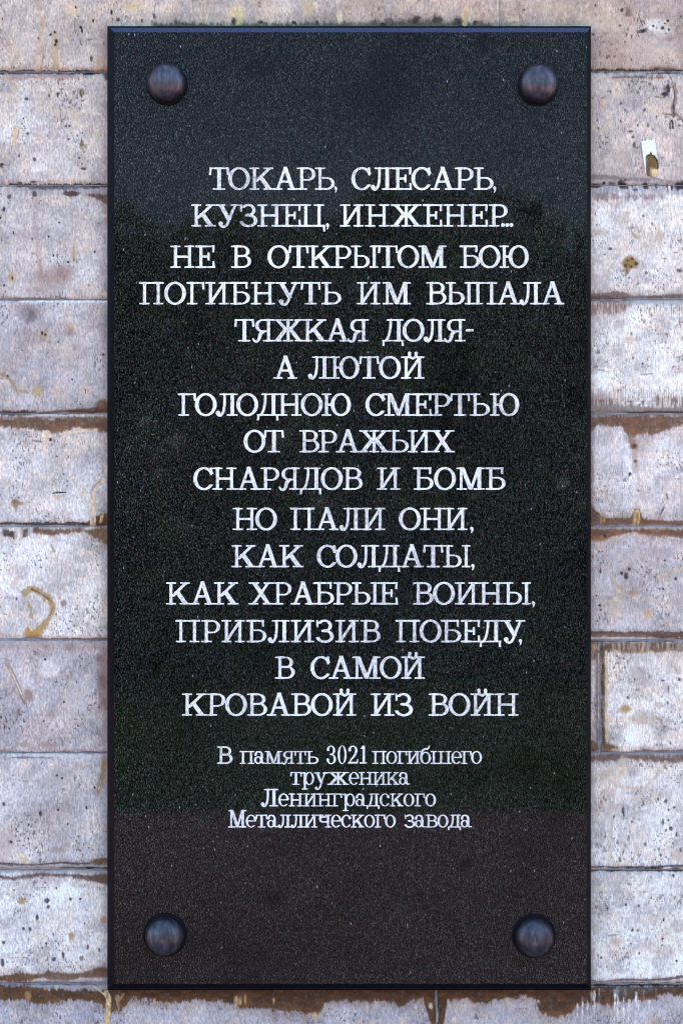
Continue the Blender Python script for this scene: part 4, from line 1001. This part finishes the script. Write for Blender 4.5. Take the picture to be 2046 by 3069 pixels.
# lower case, x height 37.5; the small capitals among them come from the capitals above
LH, LS, LT = 37.5, 7.4, 4.5
def lstem(x, l=6, r=6, y0=0, y1=LH):
    return [box(x - LS / 2, x + LS / 2, y0, y1), box(x - LS / 2 - l, x + LS / 2 + r, y0, y0 + LT - .3)]
L = {
 'а': (34, [cut(ring(12.5, 10.8, 12.8, 11.8, 7.8, 4.4), box(24, 60, -20, 60)), curve((5, 27, 4.4), (7.5, 34, 3.0), (14, 36, 2.6), (21, 33, 3.4), (23.5, 26, 3.9), (23.5, 8, 3.9), (26, 2.4, 2.6), (33, 2.2, 2.0))]),
 'о': (34, [ring(17, 18.7, 17, 20, 8, 4.6)]),
 'е': (32, [cut(ring(16.5, 18.7, 16.5, 20, 8, 4.6), box(20, 60, 7, 18)), box(4, 31, 17, 21.2)]),
 'с': (31, [cut(ring(16.5, 18.7, 16.5, 20, 8, 4.6), box(20, 60, 9, 28)), ball(26.5, 28, 4.6)]),
 'р': (40, lstem(11, y0=-15) + [box(1, 12, LH - 5, LH), ring(24.5, 18.7, 15.5, 20, 7.6, 4.6)]),
 'у': (42, [diag(23, 4, 9, LH, 8.5), curve((33, 36, 2.7), (27, 20, 2.7), (20, -3, 2.9), (14, -13, 2.6), (8, -14, 2.6)), ball(6.5, -9.5, 4.6), box(0, 19, LH - 4.6, LH), box(26, 42, LH - 4.6, LH)]),
 'б': (34, [ring(17, 17.5, 17, 18.8, 8, 4.6), curve((4.5, 18, 3.8), (5.5, 34, 3.6), (13, 43, 3.4), (23, 45, 3.4), (27, 49, 3.0), (28.5, 54, 2.2))]),
 '3': (30, [cut(ring(14, 40.5, 13, 14.5, 7.4, 4.6), box(-9, 13, 10, 42)), cut(ring(14.5, 14, 15, 16, 7.8, 4.6), box(-9, 13, 14, 60)), box(10, 16, 26, 30.5), ball(5.5, 42, 4.6), ball(4.8, 12, 4.6)]),
 '0': (28, [ring(14, 27, 14, 29, 7.6, 4.8)]),
 '2': (31, [cut(ring(15, 40, 14, 15, 7.6, 4.8), box(-9, 13, 10, 41), box(12, 60, 0, 34)), curve((25, 37, 3.9), (20, 25, 3.5), (10, 13, 3.0), (4.5, 3, 2.6)), box(0, 30, 0, 6.2), diag(28, 2, 29, 14, 4.4), ball(5.5, 41, 4.8)]),
 '1': (23, [box(9, 17, 0, 54), box(0, 23, 0, 5), diag(5, 44, 13, 54.5, 5)]),
}
for lo, up, w in (('п', 'П', 43), ('м', 'М', 50), ('я', 'Я', 40), ('т', 'Т', 34), ('ь', 'Ь', 38), ('г', 'Г', 31), ('и', 'И', 42), ('ш', 'Ш', 63), ('ж', 'Ж', 65), ('н', 'Н', 43),
                  ('к', 'К', 40), ('д', 'Д', 38), ('л', 'Л', 40), ('ч', 'Ч', 42), ('з', 'З', 31), ('в', 'В', 37)):
    gw, pr = G[up]
    L[lo] = (w, ('scaled', pr, w / gw, LH / H))

def smin(a, b, k):
    h = np.clip(.5 + .5 * (b - a) / k, 0, 1)
    return b * (1 - h) + a * h - k * h * (1 - h)

def glyph_field(pr, x, y, sx=1.0, sy=1.0, grow=0.0, k=3.2):
    if isinstance(pr, tuple):
        _, pr, sx, sy = pr
        grow = 0.25
    f = np.full(x.shape, 60.0)
    for p in pr:
        f = smin(f, p(x / sx, y / sy), k)
    return f * math.sqrt(sx * sy) - grow - .15

def contours(F, x0, y0, st):
    """closed iso lines of F=0 (marching squares with linked edges)"""
    ny, nx = F.shape
    ins = F < 0
    nxt = {}
    def ex(i, j):   # crossing on the edge (i,j)-(i,j+1)
        a, b = F[i, j], F[i, j + 1]; return (x0 + (j + a / (a - b)) * st, y0 + i * st)
    def ey(i, j):
        a, b = F[i, j], F[i + 1, j]; return (x0 + j * st, y0 + (i + a / (a - b)) * st)
    code = ins[:-1, :-1] * 1 + ins[:-1, 1:] * 2 + ins[1:, 1:] * 4 + ins[1:, :-1] * 8
    T = {1: [('l', 'b')], 2: [('b', 'r')], 3: [('l', 'r')], 4: [('r', 't')], 5: [('l', 't'), ('r', 'b')], 6: [('b', 't')], 7: [('l', 't')], 8: [('t', 'l')],
         9: [('t', 'b')], 10: [('b', 'l'), ('t', 'r')], 11: [('t', 'r')], 12: [('r', 'l')], 13: [('r', 'b')], 14: [('b', 'l')]}
    key = {'b': lambda i, j: ('x', i, j), 't': lambda i, j: ('x', i + 1, j), 'l': lambda i, j: ('y', i, j), 'r': lambda i, j: ('y', i, j + 1)}
    for i, j in zip(*np.nonzero((code > 0) & (code < 15))):
        for a, b in T[int(code[i, j])]:
            nxt[key[a](i, j)] = key[b](i, j)
    loops = []
    while nxt:
        s = next(iter(nxt)); cur = s; lp = []
        while cur in nxt:
            lp.append(ex(cur[1], cur[2]) if cur[0] == 'x' else ey(cur[1], cur[2]))
            cur = nxt.pop(cur)
        if len(lp) > 5: loops.append(lp)
    return loops

def simplify(lp, tol=0.10):
    out = [lp[0]]
    i = 0; n = len(lp)
    while i < n - 1:
        j = i + 1
        while j + 1 < n and j - i < 24:
            ax, ay = lp[i]; bx, by = lp[j + 1]
            L_ = math.hypot(bx - ax, by - ay) + 1e-9
            if max(abs((lp[k][0] - ax) * (by - ay) - (lp[k][1] - ay) * (bx - ax)) / L_ for k in range(i + 1, j + 1)) > tol: break
            j += 1
        out.append(lp[j]); i = j
    return out[:-1] if out[-1] == out[0] else out

def word_loops(text, x0, x1, base, big=True, capw=None):
    gl = []
    for ch in text:
        if big: w, pr = G[ch]; gl.append((w, pr, 1, 1))
        elif ch in L: w, pr = L[ch]; gl.append((w, pr, 1, 1))
        else:
            w, pr = G[ch]; sx = (capw or 46) / w; gl.append((w * sx, pr, sx, 51.5 / H))
    tot = sum(g[0] for g in gl)
    gap = (x1 - x0 - tot) / max(1, len(gl) - 1)
    sc1 = 1.0
    if len(gl) == 1: sc1 = (x1 - x0) / tot
    st = 1.0 if big else 0.8
    pad = 22
    nx, ny = int((x1 - x0 + 2 * pad) / st), int((110 if big else 90) / st)
    gx = x0 - pad + np.arange(nx) * st; gy = -24 + np.arange(ny) * st
    F = np.full((ny, nx), 50.0)
    x = x0
    for w, pr, sx, sy in gl:
        i0 = max(0, int((x - 12 - gx[0]) / st)); i1 = min(nx, int((x + w + 12 - gx[0]) / st) + 1)
        XX, YY = np.meshgrid(gx[i0:i1] - x, gy)
        f = glyph_field(pr, XX, YY, sx * sc1, sy, k=2.4 if big else 1.8, grow=0.0 if big else (0.3 if sx != 1 else -0.75))
        F[:, i0:i1] = np.minimum(F[:, i0:i1], f)
        x += w + gap
    # a slightly unsteady mason's hand
    XX, YY = np.meshgrid(gx, gy + base)
    F = F + (fbm(XX / 5, YY / 5, 17, 2) - .5) * (1.1 if big else .8)
    return [[(px, base - py) for px, py in lp] for lp in contours(F, gx[0], gy[0], st)]

def build_line(words, base, big=True):
    loops = []
    for wd in words:
        loops += word_loops(wd[0], wd[1], wd[2], base if len(wd) < 4 or wd[3] is None else wd[3], big, wd[4] if len(wd) > 4 else None)
    cu = bpy.data.curves.new('lettering', 'CURVE')
    cu.dimensions = '2D'; cu.fill_mode = 'BOTH'; cu.extrude = 0.00025
    d = -PD - 0.0002
    for lp in loops:
        lp = simplify(lp)
        if len(lp) < 4: continue
        sp = cu.splines.new('POLY'); sp.points.add(len(lp) - 1)
        for p, (px, py) in zip(sp.points, lp):
            p.co = (wx(px, d) - OX, wz(py, d) - OZ, 0, 1)
        sp.use_cyclic_u = True
    tmp = bpy.data.objects.new('lettering', cu)
    COL.objects.link(tmp)
    dg = bpy.context.evaluated_depsgraph_get()
    me = bpy.data.meshes.new_from_object(tmp.evaluated_get(dg), depsgraph=dg)
    bpy.data.objects.remove(tmp); bpy.data.curves.remove(cu)
    co = np.empty(len(me.vertices) * 3, np.float32); me.vertices.foreach_get('co', co); co = co.reshape(-1, 3)
    co = np.stack([co[:, 0], d - co[:, 2], co[:, 1]], 1)
    me.vertices.foreach_set('co', co.ravel()); me.materials.clear(); me.materials.append(M_PAINT); me.update()
    me.name = 'lettering'
    o = bpy.data.objects.new('lettering', me)
    COL.objects.link(o); o.parent = plaque
    return o

LINES = [
 ([('ТОКАРЬ', 627.3, 1002.7), (',', 1001, 1010), ('СЛЕСАРЬ', 1052.6, 1477.7), (',', 1476, 1486)], 568.4),
 ([('КУЗНЕЦ', 572.6, 974), (',', 976, 986), ('ИНЖЕНЕР', 1017.9, 1519.8), ('...', 1500, 1537)], 678.7),
 ([('НЕ', 510.3, 643.3), ('В', 691.7, 752.7), ('ОТКРЫТОМ', 802, 1337.2), ('БОЮ', 1376.7, 1583)], 802.4),
 ([('ПОГИБНУТЬ', 417.7, 1022.1), ('ИМ', 1068.6, 1230.3), ('ВЫПАЛА', 1275.7, 1689.5)], 911.9),
 ([('ТЯЖКАЯ', 703, 1105.2), ('ДОЛЯ', 1145.2, 1394.4), ('-', 1394.8, 1418)], 1023.0),
 ([('А', 818.8, 890.4), ('ЛЮТОЙ', 922, 1272.3)], 1134.6),
 ([('ГОЛОДНОЮ', 533.9, 1051.1), ('СМЕРТЬЮ', 1094.7, 1554.4)], 1245.7),
 ([('ОТ', 730.4, 850.4), ('ВРАЖЬИХ', 895.8, 1362)], 1355.5),
 ([('СНАРЯДОВ', 580.1, 1086.3), ('И', 1127.6, 1200), ('БОМБ', 1237.8, 1513.5)], 1467.5),
 ([('НО', 696.7, 830.2), ('ПАЛИ', 869.3, 1154.5), ('ОНИ', 1194.9, 1401.2), (',', 1407, 1418)], 1588.3),
 ([('КАК', 693.4, 909.7), ('СОЛДАТЫ', 949.3, 1409.6), (',', 1410, 1421)], 1699.9),
 ([('КАК', 496.8, 714.8), ('ХРАБРЫЕ', 745.2, 1190.7), ('ВОИНЫ', 1236.6, 1590), (',', 1591, 1602)], 1811.4),
 ([('ПРИБЛИЗИВ', 526.3, 1139.8), ('ПОБЕДУ', 1184.4, 1572.5), (',', 1553, 1563)], 1924.6),
 ([('В', 823, 883.2), ('САМОЙ', 930.3, 1272.8)], 2034.0),
 ([('КРОВАВОЙ', 545.2, 1068.2), ('ИЗ', 1109.4, 1236.6), ('ВОЙН', 1282.9, 1553.5)], 2144.7),
]
SMALL = [
 ([('В', 650.5, 696.8), ('память', 718.8, 954.4), ('3021', 977.6, 1099.6), ('погибшего', 1114.8, 1444)], 2288.9),
 ([('труженика', 869.9, 1227.8)], 2351.7),
 ([('Ленинградского', 781.3, 1306.4, None, 52)], 2416.2),
 ([('Металлического', 684.5, 1186, None, 53), ('завода', 1211.6, 1412.6)], 2479.6),
]
for w, b in LINES: build_line(w, b, True)
for w, b in SMALL: build_line(w, b, False)

# ------------------------------------------------------------------ torn scrap of tape on the stone
def build_tape():
    o_ = [(370, 430), (420, 395), (480, 412), (540, 362), (600, 382), (660, 392), (700, 352), (750, 345), (770, 500), (800, 700), (835, 930), (810, 880), (745, 812), (690, 802),
          (640, 690), (600, 785), (540, 795), (490, 860), (492, 1100), (507, 1300), (490, 1330), (460, 1100), (420, 800), (385, 600)]
    pts = [(1880 + a / 9.446, 380 + b / 9.446) for a, b in o_]
    bm = bmesh.new()
    cx, cz = wx(1950), wz(450)
    vs_ = [bm.verts.new((wx(a) - cx, -0.0002 - 0.0012 * (0.5 + 0.5 * math.sin(a * .9 + b * .23)) ** 2, wz(b) - cz)) for a, b in pts]
    f = bm.faces.new(vs_)
    r = bmesh.ops.extrude_face_region(bm, geom=[f])
    for v in r['geom']:
        if isinstance(v, bmesh.types.BMVert): v.co.y += 0.0005
    bmesh.ops.triangulate(bm, faces=bm.faces[:])
    bmesh.ops.recalc_face_normals(bm, faces=bm.faces[:])
    me = bpy.data.meshes.new('tape_scrap'); bm.to_mesh(me); bm.free(); me.materials.append(M_TAPE)
    o = bpy.data.objects.new('tape_scrap', me); COL.objects.link(o)
    o.location = (cx, -0.0022, cz)
    o['label'] = 'torn scrap of white tape stuck on the stone right of the plaque'
    o['category'] = 'tape scrap'
build_tape()
